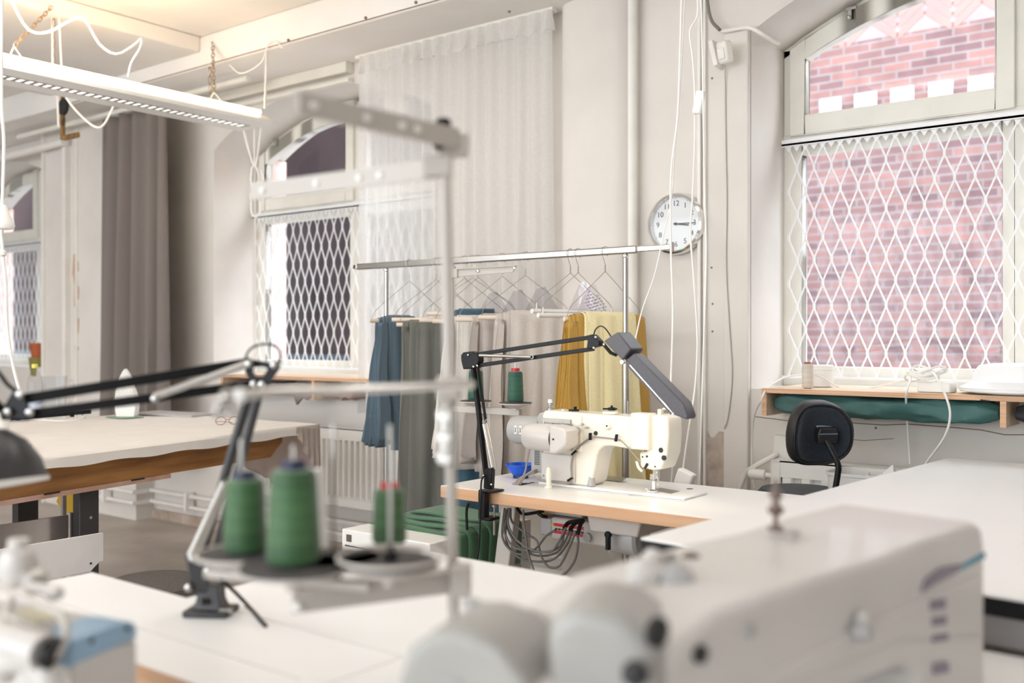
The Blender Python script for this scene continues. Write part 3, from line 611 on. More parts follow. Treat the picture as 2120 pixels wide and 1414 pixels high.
# ------------------------------------------------------------------ wall clock
cc = ony(1396, 463, 4.225); CR = .148
r = thing('wall_clock', (cc.x, YW, cc.z), 'round chrome wall clock showing quarter past three', 'clock'); cc.y = YW
ax = (0, -1, 0)
MB().lathe([(CR*.97, 0), (CR, .01), (CR, .03), (CR*.97, .047), (CR*.90, .052), (CR*.865, .045), (CR*.86, .03)], cc, ax, 64, closed=True).build('rim', M_chrome, r)
MB().lathe([(CR*.88, .024), (CR*.88, .028), (.0001, .028)], cc, ax, 64).build('dial', mat('dial_white', (.90, .88, .85), .4, var=.005), r)
T0 = Matrix.Translation((cc.x, cc.y-.0285, cc.z)) @ Matrix.Rotation(pi/2, 4, 'X')
for h_ in range(1, 13):
    a = radians(90-30*h_); mb = MB(); textmesh(mb, str(h_), .036, T0 @ Matrix.Translation((.098*cos(a), .098*sin(a), 0))); mb.build('numeral', M_ink, r, smooth=False)
mb = MB()
for k in range(12):
    a = radians(30*k); R = T0 @ Matrix.Rotation(a, 4, 'Z') @ Matrix.Translation((.122, 0, .0005)); mb.box((-.003, -.0008, 0), (.003, .0008, .0004), R)
mb.build('minute_marks', M_ink, r, smooth=False)
for nm, a, L, wd, dz in (('hour_hand', 90-30*3.28, .070, .006, .002), ('minute_hand', 90-30*3.02, .10, .0045, .004)):
    R = T0 @ Matrix.Rotation(radians(a), 4, 'Z'); MB().box((-.012, -wd/2, dz), (L, wd/2, dz+.001), R).build(nm, M_ink, r)
MB().lathe([(.007, .03), (.007, .036), (0, .036)], cc, ax, 20).build('centre_cap', M_ink, r)
MB().lathe([(CR*.87, .046), (CR*.5, .0475), (.0001, .048)], cc, ax, 48).build('glass', M_clear, r)
# ------------------------------------------------------------------ sensor and cables in the corner right of the clock
r = thing('motion_sensor', ony(1500, 108, 4.18), 'cream motion sensor on a bracket high in the corner by the right window', 'sensor')
c = ony(1501, 108, 4.15); MB(Matrix.Translation(c) @ rot('Z', -18) @ rot('X', 12)).box((-.03, -.025, -.05), (.03, .025, .05)).build('sensor_body', M_frame, r, bev=.014, seg=4)
MB(Matrix.Translation(c) @ rot('Z', -18) @ rot('X', 12)).box((-.02, -.032, -.03), (.02, -.024, .02)).build('lens', M_white, r, bev=.006)
c2 = ony(1483, 112, 4.22); MB(Matrix.Translation(c2) @ rot('Y', -14)).box((-.012, -.04, -.065), (.012, .04, .06)).build('bracket', M_trim, r, bev=.004)
cable('wall_cable', [ony(1482, 57, 4.23), ony(1500, 64, 4.22), ony(1548, 57, 4.22), ony(1580, 72, 4.24), ony(1600, 85, 4.34), ony(1612, 90, 4.5)], .009, M_trim, 'cream cable bending from the corner round into the right window reveal')
cable('wall_cable', [ony(1462, -40, 4.22), ony(1465, 5, 4.22), ony(1473, 42, 4.22), ony(1490, 62, 4.2)], .008, mat('grey_flex', (.22, .2, .18), .6), 'dark grey cable dropping from the ceiling above the motion sensor')
cable('wall_cable', [ony(1501, 135, 4.22), ony(1502, 200, 4.235), ony(1503, 300, 4.235), ony(1505, 420, 4.235), ony(1504, 560, 4.235), ony(1512, 700, 4.235), ony(1516, 780, 4.235), ony(1508, 860, 4.235), ony(1499, 888, 4.23)], .0025, mat('wire_grey', (.45, .4, .36), .6), 'thin grey wire hanging down the pilaster from the motion sensor')
G = 'white extension cords in front of the clock'
cable('extension_cable', [at(1412, -40, 3.95), at(1408, 100, 3.95), at(1403, 240, 3.95), at(1392, 330, 3.95), at(1388, 400, 3.95), at(1389, 520, 3.95), at(1393, 640, 3.95), at(1390, 760, 3.95), at(1386, 870, 3.95), at(1392, 960, 3.98), at(1390, 1000, 4.0)], .0045, M_wcable, 'white cord hanging straight past the left half of the clock', 'cord')
cable('extension_cable', [at(1420, -40, 3.98), at(1410, 150, 3.98), at(1398, 300, 3.98), at(1390, 410, 3.98), at(1375, 480, 3.98), at(1355, 570, 3.98), at(1330, 640, 3.98), at(1316, 700, 3.98)], .003, M_wcable, 'thin white cord slanting left behind the end of the clothes rail', 'cord')
r = thing('extension_cable', at(1436, 1000, 3.9), 'white cord with a small inline connector passing the right half of the clock', 'cord')
MB().tube(bez([at(1442, -40, 3.9), at(1444, 30, 3.9), at(1428, 65, 3.9), at(1434, 120, 3.9), at(1438, 190, 3.9), at(1438, 300, 3.9), at(1433, 420, 3.9), at(1429, 480, 3.9), at(1435, 560, 3.9), at(1443, 680, 3.9), at(1443, 740, 3.9), at(1438, 810, 3.9), at(1424, 900, 3.9), at(1412, 985, 3.9)], 60), .0038, 8).build('cord', M_wcable, r)
MB(Matrix.Translation(at(1447, 212, 3.88)) @ rot('Y', 12)).box((-.018, -.012, -.045), (.018, .012, .045)).build('connector', M_wcable, r, bev=.006)
cable('extension_cable', [at(1450, -40, 3.85), at(1454, 100, 3.85), at(1456, 230, 3.85), at(1459, 400, 3.85), at(1462, 520, 3.85), at(1458, 680, 3.85), at(1453, 830, 3.85), at(1448, 1000, 3.9)], .0036, M_wcable, 'white cord hanging straight just right of the clock', 'cord')
M2 = Matrix.Translation(at(1418, 992, 3.85)) @ rot('Y', 20)
tag(MB(M2).box((-.035, -.02, -.035), (.035, .02, .035)).build('plug_adapter', M_white, bev=.008), 'white plug adapter hanging behind the sewing table right of the machine', 'plug')
def onplane(px, py, P0, n): P0, n = Vector(P0), Vector(n); r_ = ray(px, py); return O+r_*((P0-O).dot(n)/r_.dot(n))
TZ = .80
# ------------------------------------------------------------------ garment rail with hangers
RY, RZ = 3.6, 1.72
xl, xr_, pl_, pr_ = ony(733, 545, RY).x, ony(1390, 510, RY).x, ony(800, 549, RY).x, ony(1295, 520, RY).x
r = thing('garment_rail', ((pl_+pr_)/2, RY, 0), 'chrome garment rail on two posts behind the sewing table', 'clothes rail')
MB().box((xl+.03, RY-.014, RZ-.016), (pr_+.06, RY+.014, RZ+.016)).build('rail', M_steel, r, bev=.006)
MB().box((pr_+.06, RY-.011, RZ-.012), (xr_, RY+.011, RZ+.013)).build('rail_extension', M_chrome, r, bev=.005)
MB().box((xl, RY-.011, RZ-.012), (xl+.03, RY+.011, RZ+.013)).build('rail_extension', M_chrome, r, bev=.005)
MB().box((xr_, RY-.014, RZ-.018), (xr_+.006, RY+.014, RZ+.022)).build('end_cap', M_steel, r, bev=.002)
for x in (pl_, pr_):
    MB().cyl((x, RY, .12), (x, RY, 1.25), .015).cyl((x, RY, 1.25), (x, RY, RZ-.03), .0115).build('post', M_steel, r)
    MB().ball((x, RY, RZ-.026), .014).build('joint', M_chrome, r)
    MB().cyl((x, RY, 1.25), (x, RY-.03, 1.25), .008).build('clamp_knob', M_chrome, r)
    MB().cyl((x, RY-.25, .11), (x, RY+.25, .11), .012).build('foot_bar', M_steel, r)
    for s in (-.25, .25):
        c_ = MB().lathe([(.001, -.011), (.03, -.01), (.03, .01), (.001, .011)], (x, RY+s, .031), (1, 0, 0)).cyl((x, RY+s, .05), (x, RY+s, .11), .006); c_.build('castor', M_rubber, r)
MB().cyl((pl_, RY, .11), (pr_, RY, .11), .012).build('lower_bar', M_steel, r)
def hangdir(xh, pn, L=.42):
    best = None
    for k in range(0, 1200):
        a = radians(-60+k*.1); x, y = xh-L/2*sin(a), RY-L/2*cos(a); e = abs(pxof(x, y)-pn)
        if best is None or e < best[0]: best = (e, a)
    a = best[1]; return Vector((-sin(a), -cos(a), 0))   # points to the near end
DZ = 1.435
# layered cloth folded over a dowel
def drape(mb, c, u, s0, s1, zb1, zb2, N=5, spread=.03, seed=1, flare=.2, wav=.013, r0=.014, side=0):
    rnd = random.Random(seed); n = Vector((-u.y, u.x, 0))
    for L in range(N):
        a_ = [rnd.uniform(0, 6) for _ in range(5)]; rr = r0+L*.005; e0 = s0+rnd.uniform(-.012, .012)+L*.004; e1 = s1-L*.017
        z1 = zb1+rnd.uniform(-.01, .01)+(N-1-L)*.025; z2 = zb2+rnd.uniform(-.01, .01)+(N-1-L)*.025; K = 34
        def f(iu, iv):
            s = e0+(e1-e0)*iu
            if iv < .42: q = iv/.42; z = z1+(c.z-z1)*q; off = rr+spread*(1-q)*(L+1)/N+wav*sin(3+s*40+a_[0]+2*q)*(1-q)+.3*wav*sin(s*90+a_[1]); fl = 1-q
            elif iv > .58: q = (1-iv)/.42; z = z2+(c.z-z2)*q; off = -(rr+spread*(1-q)*(L+1)/N+wav*sin(s*36+a_[2]+2*q)*(1-q)+.3*wav*sin(s*80+a_[3])); fl = 1-q
            else: t = (iv-.42)/.16*pi; z = c.z+rr*sin(t); off = rr*cos(t); fl = 0
            ss = s+(s-(s0+s1)/2)*flare*fl
            return c+u*ss+n*off+Vector((0, 0, z-c.z))
        mb.grid(30, K, f)
    return mb
def edgefolds(mb, c, u, s, zb, N, wd, seed, flare=.08, lean=0.0, K=26):
    rnd = random.Random(seed); n = Vector((-u.y, u.x, 0)); ph = [rnd.uniform(-.3, .3) for _ in range(N*4)]
    zbs = [zb+rnd.uniform(-.04, .04) for _ in range(N)]
    def f(iu, iv):
        t = iu*N; k = min(N-1, int(t)); q = t-int(t) if iu < 1 else 1; tri = 1-abs(2*q-1)
        z = c.z-.01-(c.z-.01-zb+.02*sin(t*2.1))*iv
        off = (iu-.5)*(wd+flare*iv); ss = s+.012*sin(pi*tri)*1.2-(tri*.075)*(.35+.65*iv)-lean*iv+.006*sin(9*iv+ph[k]*9)
        return c+u*(-ss*-1)+u*0+n*off+Vector((0, 0, z-c.z)) if False else c+u*(ss)+n*off+Vector((0, 0, z-c.z))
    mb.grid(N*6, K, f); return mb
M_fab = {}
def fab(n, c, sc=160, var=.03): return mat(n, c, .95, var=var, scale=sc, bump=.15, bscale=300, sheen=.2)
HANG = [
 # hook px, near px, has dowel style, label
 (848, 767, 'd', 'wire hanger with the blue cloth, leftmost on the rail'),
 (903, 793, 'd', 'wire hanger just right of the blue cloth with short dowel showing'),
 (913, 803, 'd', 'wire hanger with the long dark grey cloth'),
 (962, 820, 'd', 'wire hanger with a long bare dowel end left of the near pole'),
 (978, 845, 'd', 'wire hanger whose dowel sits highest behind the off-white linen'),
 (990, 872, 'd', 'wire hanger carrying the off-white linen'),
 (1040, 925, 'd', 'wire hanger carrying the greige linen right of the near pole'),
 (1088, 985, 'd', 'wire hanger carrying the wide pale linen'),
 (1181, 1103, 'w', 'wire hanger with a bare white dowel, left one of the pair'),
 (1197, 1116, 'w', 'wire hanger with a bare white dowel, right one of the pair'),
 (1253, 1170, 'y', 'wire hanger carrying the yellow cloth, rightmost on the rail')]
INFO = []
for i, (hp, np_, st, lab) in enumerate(HANG):
    xh = ony(hp, 545, RY).x; u = hangdir(xh, np_); dz = DZ+(.0, .004, -.02, .0, .03, -.006, .0, .008, .03, .012, -.005)[i]
    c = Vector((xh, RY, dz)); INFO.append((c, u)); n = Vector((-u.y, u.x, 0)); r = thing('wire_hanger', (xh, RY, dz-.02), lab, 'hanger', 'wire hangers on the garment rail')
    mb = MB(); ap = Vector((xh, RY, RZ-.085))
    mb.tube([Vector((xh, RY, RZ))+n*0+(u*-1*cos(t)*.021+Vector((0, 0, .021*sin(t)))) for t in [radians(-70+20*k) for k in range(14)]]+[ap+Vector((0, 0, .03)), ap], .0013, 5)
    for s in (1, -1):
        e = c+u*(.2*s)+Vector((0, 0, .012)); mb.tube(bez([ap, ap+(e-ap)*.5+Vector((0, 0, .012)), e+Vector((0, 0, .04))-u*(.02*s), e], 12), .0013, 5)
    mb.tube([ap+Vector((.003*cos(k*1.6), .003*sin(k*1.6), .0+k*.003)) for k in range(10)], .0012, 4)
    mb.build('wire', M_steel, r)
    MB().cyl(c+u*.215, c-u*.215, .0105, n=14).build('dowel', M_white if st == 'w' else M_dowel, r)
    for s in (1, -1):
        if st == 'w': MB().cyl(c+u*(.19*s), c+u*(.19*s)+Vector((0, 0, .035)), .003, n=8).build('clip', M_white, r)
# paper tags / polythene wraps on hangers
for i in (5, 6, 7, 8, 9):
    c, u = INFO[i]; n = Vector((-u.y, u.x, 0)); ctr = c-u*.07; mb = MB()
    pts = [ctr+u*-.10+Vector((0, 0, .0)), ctr+u*.09+Vector((0, 0, .0)), ctr+u*.02+Vector((0, 0, .13)), ctr+u*-.02+Vector((0, 0, .14))]
    mb.rings([[p+n*.006 for p in pts], [p+n*.0068 for p in pts]])
    r = thing('garment_wrap', ctr, ['', '', '', '', '', 'clear wrap sleeve over the off-white linen hanger', 'clear wrap sleeve over the greige linen hanger', 'clear wrap sleeve over the pale linen hanger', 'clear sleeve with small dark print, left of the pair', 'clear sleeve with small dark print beside the yellow cloth'][i], 'sleeve')
    mb.build('film', glassmat('film_%d' % i, (.93, .92, .94), .06), r)
    if i >= 8:
        m = MB()
        for k in range(4):
            for q in range(5): p = ctr+u*(-.03-.012*q)+Vector((0, 0, .09-.012*q-.016*k))-u*(-.006*k); m.cbox(p+n*.0078, (.006, .006, .005))
        m.build('print', mat('faint_print', (.35, .33, .38), .7), r, smooth=False)
def cloth(idx, name, m, label, s0, s1, z1, z2, N, folds=None, **kw):
    c, u = INFO[idx]; r = thing(name, (c.x, c.y, min(z1, z2)), label, 'cloth', None)
    drape(MB(), c, u, s0, s1, z1, z2, N, seed=idx+3, **kw).build('draped_cloth', m, r, solid=.0015)
    if folds:
        zb, nf, wd, fl, lean = folds
        edgefolds(MB(), c, u, s1-.005, zb, nf, wd, idx*7+1, fl, -lean).build('folded_edges', m, r, solid=.0015)
    return r
M_fblue = fab('blue_cloth', (.10, .145, .18)); M_fdark = fab('dark_olive_grey_cloth', (.15, .15, .128)); M_foff = fab('off_white_linen', (.68, .635, .58)); M_fgre = fab('greige_linen', (.47, .415, .375))
M_fpale = fab('pale_linen', (.56, .50, .45)); M_fmust = fab('mustard_cloth', (.50, .29, .055)); M_fyel = fab('pale_yellow_cloth', (.85, .74, .43)); M_fteal = fab('deep_teal_cloth', (.045, .10, .135))
cloth(0, 'hanging_cloth', M_fblue, 'blue cloth folded into narrow pleats, leftmost on the rail', -.02, .17, .80, .86, 4, (.84, 9, .06, .13, .05))
cloth(2, 'hanging_cloth', M_fdark, 'long dark olive-grey cloth hanging beside the blue one', -.1, .185, .42, .5, 3, (.45, 5, .06, .08, .03))
cloth(4, 'hanging_cloth', M_fteal, 'deep teal cloth hanging lowest behind the off-white linen', -.1, .10, .40, .42, 3, None)
cloth(5, 'hanging_cloth', M_foff, 'off-white linen with stepped folded edges beside the near pole', -.12, .15, .74, .80, 4, (.82, 7, .07, .15, .07))
cloth(6, 'hanging_cloth', M_fgre, 'greige linen with stepped folds just right of the near pole', -.15, .14, .72, .78, 4, (.80, 8, .07, .15, .06))
cloth(7, 'hanging_cloth', M_fpale, 'wide pale linen hanging behind the black lamp arm', -.19, .135, .66, .70, 5, (.70, 11, .09, .22, .06))
cloth(10, 'hanging_cloth', M_fmust, 'mustard cloth draped behind the pale yellow one, rightmost on the rail', -.205, .20, .60, .62, 3, (.60, 8, .05, .16, .06), r0=.012)
cloth(10, 'hanging_cloth', M_fyel, 'pale yellow cloth lying over the mustard one on the rail', -.14, .13, .56, .80, 2, None, r0=.028, spread=.045)
# ------------------------------------------------------------------ sewing table with its machine
a_, b_ = onz(903, 1005, TZ), onz(1119, 972, TZ)
TX0, TX1, TY0, TY1 = (a_.x+b_.x)/2, -1.28, a_.y, b_.y
r = thing('sewing_table', ((TX0+TX1)/2, (TY0+TY1)/2, 0), 'white sewing table with a beech edge carrying the cream sewing machine', 'table')
MB().box((TX0, TY0, TZ-.042), (TX1, TY1, TZ)).build('table_core', M_beech, r, bev=.003)
MB().box((TX0+.001, TY0+.001, TZ-.0005), (TX1-.001, TY1-.001, TZ+.0015)).build('tabletop', M_lam, r)
for x in (TX0+.17, TX1-.17):
    mb = MB(); mb.rings([[(x+s*.034, y0+t*.02, z) for s, t in ((-1, -1), (1, -1), (1, 1), (-1, 1))] for y0, z in ((TY0+.22, TZ-.045), (TY0+.16, .45), (TY0+.15, .06))]); mb.build('leg', M_putty, r, bev=.004)
    mb = MB(); mb.box((x-.045, TY0+.06, .28), (x+.045, TY0+.22, .50)); mb.build('leg_sleeve', M_putty, r, bev=.006)
    MB().box((x-.03, TY0-.0, .0), (x+.03, TY1, .06)).build('foot', M_putty, r, bev=.005)
MB().box((TX0+.2, TY1-.16, .18), (TX1-.2, TY1-.12, .23)).build('cross_bar', M_putty, r, bev=.003)
# metal parts below the top
def P(px, py, y): return ony(px, py, y)
def boxpx(mb, x0, y0, x1, y1, ya, yb):
    a, b = P(x0, y0, ya), P(x1, y1, ya); mb.box((min(a.x, b.x), ya, min(a.z, b.z)), (max(a.x, b.x), yb, max(a.z, b.z))); return mb
zb = TZ-.042
a, b = P(1213, 1062, 2.86).x, P(1330, 1062, 2.86).x
mb = MB(); mb.xz([(a, zb), (a+.015, zb-.07), (b-.02, zb-.07), (b, zb)], 2.86, 3.12); mb.build('oil_pan', M_putty, r, bev=.006)
a, b = P(1115, 1080, 2.95).x, P(1205, 1080, 2.95).x
MB().box((a, 2.95, zb-.05), (b, 3.15, zb-.001)).build('mount_block', M_putty, r, bev=.008)
MB().box((a+.07, 2.93, zb-.135), (b+.12, 3.06, zb-.055)).build('control_box', M_putty, r, bev=.008)
MB().box((a+.02, 2.93, zb-.125), (a+.07, 3.05, zb-.06)).build('box_end', M_machg, r, bev=.006)
m = MB()
for q in (0, 1): m.box((a+.085, 2.9285, zb-.085-.026*q), (b+.02, 2.9295, zb-.074-.026*q))
m.build('warning_label', M_red, r); m = MB()
for k in range(9): m.box((a+.09+.014*k, 2.9275, zb-.098), (a+.10+.014*k, 2.9284, zb-.091))
m.build('label_print', M_ink, r, smooth=False)
m = MB(); m.xz([(a+.072, zb-.085), (a+.084, zb-.085), (a+.078, zb-.073)], 2.927, 2.9285); m.build('hazard_triangle', M_yellow, r)
c = P(1218, 1112, 2.93); MB().lathe([(.016, 0), (.016, .012), (.008, .014), (.001, .014)], c, (0, -1, 0)).build('pulley', M_machg, r)
c = P(1300, 1112, 2.95); MB().lathe([(.001, -.06), (.055, -.058), (.06, -.04), (.06, .05), (.05, .06), (.001, .062)], c, (1, 0, 0)).build('motor', M_machg, r)
mb = MB(); p = P(1259, 1108, 2.86); mb.cyl(p+Vector((0, -.008, .002)), p+Vector((0, .01, .002)), .012).bar(p, p+Vector((.0, 0, -.05)), .018, .014); mb.build('knee_lever', M_black, r, bev=.003)
MB().tube([p+Vector((0, 0, -.05)), P(1266, 1160, 2.86), P(1268, 1200, 2.86)], .0025, 6).build('treadle_rod', M_steel, r)
for pts in ([(1045, 1052), (1040, 1110), (1058, 1140), (1085, 1148), (1110, 1135), (1130, 1110), (1150, 1097)], [(1048, 1055), (1043, 1095), (1060, 1130), (1090, 1140), (1130, 1143), (1160, 1130), (1170, 1095)], [(1052, 1052), (1050, 1090), (1072, 1130), (1110, 1150), (1150, 1145), (1170, 1120), (1180, 1095)], [(1055, 1052), (1052, 1085), (1070, 1118), (1105, 1140), (1140, 1142), (1155, 1125), (1172, 1092)], [(1050, 1060), (1048, 1120), (1075, 1155), (1120, 1163), (1150, 1155), (1175, 1125), (1185, 1097)], [(1057, 1052), (1060, 1080), (1090, 1105), (1112, 1120), (1120, 1150), (1128, 1165), (1140, 1175), (1160, 1170), (1180, 1130), (1192, 1100)], [(1083, 1055), (1085, 1085), (1090, 1120), (1093, 1145), (1105, 1180), (1120, 1210)], [(1195, 1105), (1197, 1125), (1190, 1160), (1172, 1185), (1155, 1195)]):
    yy = 2.80+.012*random.random()*8; MB().tube(bez([P(a, b, yy) for a, b in pts], 30), .0042, 7).build('cable', M_cable, r)
MB().tube(bez([P(1070, 1052, 2.9), P(1082, 1064, 2.9), P(1105, 1062, 2.9), P(1125, 1058, 2.9)], 12), .006, 8).tube(bez([P(1112, 1060, 2.9), P(1122, 1068, 2.9), P(1132, 1070, 2.92)], 8), .007, 8).build('black_hose', M_black, r)
mb = MB()
for k, (a, b) in enumerate((((1178, 1082), (1168, 1094)), ((1190, 1084), (1180, 1098)), ((1202, 1086), (1196, 1106)))): mb.tube(bez([P(1208, 1078, 2.86), P(*a, 2.84), P(*b, 2.82)], 8), .0075, 8)
mb.build('cable_boot', M_black, r)
# thin seam lines and inset plates in the top
def inset(pts, m, name, h=.0022, par=None):
    pp = [onz(a, b, TZ+.002) for a, b in pts]; return MB().xy([(p.x, p.y) for p in pp], TZ+.0014, TZ+h).build(name, m, par)
mb = MB(); mb.box((TX0+.16, 2.985, TZ+.001), (TX1-.30, 2.9875, TZ+.0022)); mb.build('seam', M_machg, r)
inset([(1060, 1002), (1066, 1000), (1100, 1001), (1078, 1005)], M_ink, 'cable_slot', .0026, r)
c = onz(1428, 1013, TZ); MB().lathe([(.012, .001), (.012, .0025), (.001, .0025)], c, n=20).build('plug_hole', mat('brown_felt', (.2, .14, .12), .9), r)
c = onz(1102, 1000, TZ); MB().lathe([(.010, .001), (.010, .0025), (.001, .0025)], c, n=20).build('plug_hole', M_navy, r)
inset([(1297, 1022), (1325, 1024), (1332, 1027), (1303, 1025)], M_machg, 'slide_plate', .0026, r)
inset([(1350, 1026), (1374, 1028), (1372, 1030), (1352, 1029)], M_steel, 'lock_plate', .0026, r)
r2 = thing('thread_peg', onz(1136, 1011, TZ), 'cream plastic peg standing on the sewing table beside the lamp clamp', 'peg'); c = r2.location
MB().lathe([(.016, .002), (.016, .006), (.009, .012), (.011, .05), (.0085, .072), (.004, .078), (.0005, .079)], c, n=20).build('peg', M_mach, r2)
# machine --------------------------------------------------------
MY0, MY1 = 3.02, 3.13; mc = (MY0+MY1)/2
def X(px, y=MY0): return ony(px, 900, y).x
def Z(px, py, y=MY0): return ony(px, py, y).z
r = thing('sewing_machine', (X(1200), mc, TZ), 'cream industrial sewing machine on the beech-edged table', 'sewing machine')
xa, xb, xc = X(1122), X(1222), X(1322); zt = Z(1250, 856); zu = Z(1280, 926)
prof = [(xa, TZ+.012), (xa, zt-.02)]+[(xa+.02-.02*cos(radians(t)), zt-.02+.02*sin(radians(t))) for t in (30, 60, 90)]+[(xc+.03, zt-.008), (xc+.03, zu+.012), (xc-.03, zu-.004), (xb+.09, zu+.002)]+[(xb+.075-.05*sin(radians(t)), zu-.048+.05*cos(radians(t))) for t in (15, 35, 55, 75)]+[(xb+.018, zu-.08), (xb+.006, TZ+.03), (xb-.01, TZ+.012)]
MB().xz(prof, MY0, MY1).build('body', M_mach, r, bev=.010, seg=4)
MB().box((xa-.01, MY0-.01, TZ+.002), (X(1420), MY1+.05, TZ+.012)).build('bed', M_lam, r, bev=.003)
# raised front plate of the column
x1_ = X(1208); MB().box((xa+.008, MY0-.008, Z(1200, 935)), (x1_-.004, MY0+.01, zt-.012)).build('side_plate', M_mach, r, bev=.006, seg=3)
MB().box((xa+.004, MY0-.014, TZ+.02), (X(1188, MY0-.014), MY0+.002, Z(1150, 938))).build('lower_cover', M_machw, r, bev=.006)
mb = MB(); mb.box((xa+.012, MY0-.018, Z(1180, 878)), (X(1186), MY0-.006, Z(1180, 868))); mb.build('bracket_plate', M_alum, r, bev=.002)
mb = MB()
for a, b in ((1125, 874), (1162, 877), (1180, 880), (1202, 879), (1212, 886), (1180, 930), (1123, 985), (1141, 876)):
    p = ony(a, b, MY0-.02); mb.cyl(p, p+Vector((0, .015, 0)), .0045, n=10)
mb.build('screw', M_steel, r)
# white motor drum in front
yd = MY0-.075; c0 = ony(1088, 902, yd); x_e = X(1150, yd)
MB().lathe([(.001, 0), (.028, .002), (.044, .012), (.05, .03), (.05, x_e-c0.x), (.047, x_e-c0.x+.004), (.001, x_e-c0.x+.004)], (c0.x, yd, c0.z), (1, 0, 0), 40).build('motor_drum', M_machw, r)
xe2 = X(1186, yd); z0 = c0.z
mb = MB(); mb.xz([(x_e+.002, z0-.052), (x_e+.03, z0-.052), (xe2-.004, z0-.022), (xe2, z0-.01), (xe2, z0+.03), (xe2-.01, z0+.042), (x_e+.002, z0+.05)], yd-.045, yd+.04); mb.build('drum_bracket', M_machw, r, bev=.008, seg=3)
mb = MB(); mb.lathe([(.048, 0), (.048, .004)], (x_e+.001, yd, z0), (1, 0, 0), 40); mb.build('drum_seam', M_ink, r)
p = Vector((x_e+.022, yd-.046, z0)); MB().cyl(p, p+Vector((0, .01, 0)), .004).build('screw_hole', M_ink, r)
p = ony(1193, 892, MY0-.02); MB().lathe([(.001, -.01), (.012, -.009), (.013, .0), (.013, .02)], p, (0, 1, 0)).build('thumb_knob', M_machg, r)
# grey motor at the back left
ym = MY0+.06; c0 = ony(1058, 890, ym); x_e = X(1112, ym)
L = x_e-c0.x; MB().lathe([(.001, 0), (.03, .003), (.05, .016), (.056, .04), (.056, L+.03), (.001, L+.03)], (c0.x, ym, c0.z+.003), (1, 0, 0), 40).build('rear_motor', M_machg, r)
for px_ in (1067, 1077):
    a, b = ony(px_, 880, ym-.0565).x, c0.z; m = MB(); m.box((a-.006, ym-.0572, b-.008), (a+.0065, ym-.05, b+.024)); lab = m.build('motor_label', M_white, r, bev=.001)
    m = MB(); m.bar((a-.003, ym-.0578, b-.002), (a+.004, ym-.0578, b+.018), .0012, .0012).bar((a+.004, ym-.0578, b-.002), (a-.003, ym-.0578, b+.018), .0012, .0012); m.build('label_mark', M_ink, r)
MB().xz([(X(1110), zt-.06), (X(1104), zt-.035), (X(1112), zt-.012), (xa+.01, zt-.006), (xa+.01, zt-.06)], MY0+.012, MY1-.01).build('grey_shoulder', M_machg, r, bev=.008, seg=3)
xv0, xv1 = X(1099, MY0+.02), X(1123, MY0+.02); z0, z1 = Z(1110, 978, MY0+.02), Z(1110, 928, MY0+.02)
MB().box((xv0, MY0+.02, z0), (xv1, MY1+.04, z1)).build('vented_box', M_machg, r, bev=.004)
m = MB()
for k in range(9): m.box((xv0+.018, MY0+.0185, z1-.012-.0062*k), (xv0+.042, MY0+.0205, z1-.0095-.0062*k))
m.build('vent_slots', M_ink, r, smooth=False)
# head with face plate
xh0, xh1 = X(1314), X(1384); yh0 = MY0-.03
MB().box((xh0, yh0, Z(1330, 932, yh0)), (X(1342, yh0), MY0+.03, Z(1330, 856, yh0))).build('tension_cover', M_mach, r, bev=.006, seg=3)
prof = [(X(1340), Z(1350, 936)), (X(1338), zt+.004)]+[(xh1-.022+.022*sin(radians(t)), zt-.014+.018*cos(radians(t))) for t in (0, 30, 60, 90)]+[(xh1+.002, Z(1384, 900)), (xh1-.004, Z(1380, 940)), (X(1370), Z(1370, 972)), (X(1352), Z(1352, 974)), (X(1326), Z(1330, 968)), (X(1324), Z(1325, 936))]
MB().xz(prof, MY0-.005, MY1-.01).build('head', M_mach, r, bev=.010, seg=4)
mb = MB(); mb.tube(bez([(X(1352), mc, zt), (X(1356), mc, zt+.02), (X(1368), mc, zt+.024), (X(1374), mc, zt+.014), (X(1376), mc, zt-.01)], 14), .005, 8).cbox((X(1357), mc-.02, zt+.012), (.014, .02, .022)); mb.build('take_up_guard', M_mach, r, bev=.002)
m = MB()
for a, b, s in ((1368, 932, .009), (1374, 948, .009), (1330, 946, .003), (1339, 945, .004), (1356, 966, .003)):
    p = ony(a, b, MY0-.0065); m.cyl(p, p+Vector((0, .004, 0)), s, n=16)
m.build('black_plug', M_ink, r)
MB(Matrix.Translation(ony(1337, 965, MY0-.01)) @ rot('Y', -60)).box((-.011, -.002, -.004), (.011, .006, .004)).build('dark_slot', M_ink, r, bev=.002)
MB().tube(bez([ony(1318, 955, MY0-.01), ony(1322, 968, MY0-.012), ony(1330, 976, MY0-.012)], 8), .005, 8).build('thread_guide', M_mach, r)
# holes on arm
p = ony(1256, 882, MY0-.012); MB().lathe([(.017, .014), (.013, .004), (.010, 0), (.001, 0)], p, (0, 1, 0)).build('boss', M_mach, r)
p = ony(1256, 882, MY0-.013); MB().cyl(p, p+Vector((0, .004, 0)), .0035).build('boss_hole', M_ink, r)
p = ony(1233, 897, MY0-.002); MB().cyl(p, p+Vector((0, .006, 0)), .008).build('black_plug', M_ink, r)
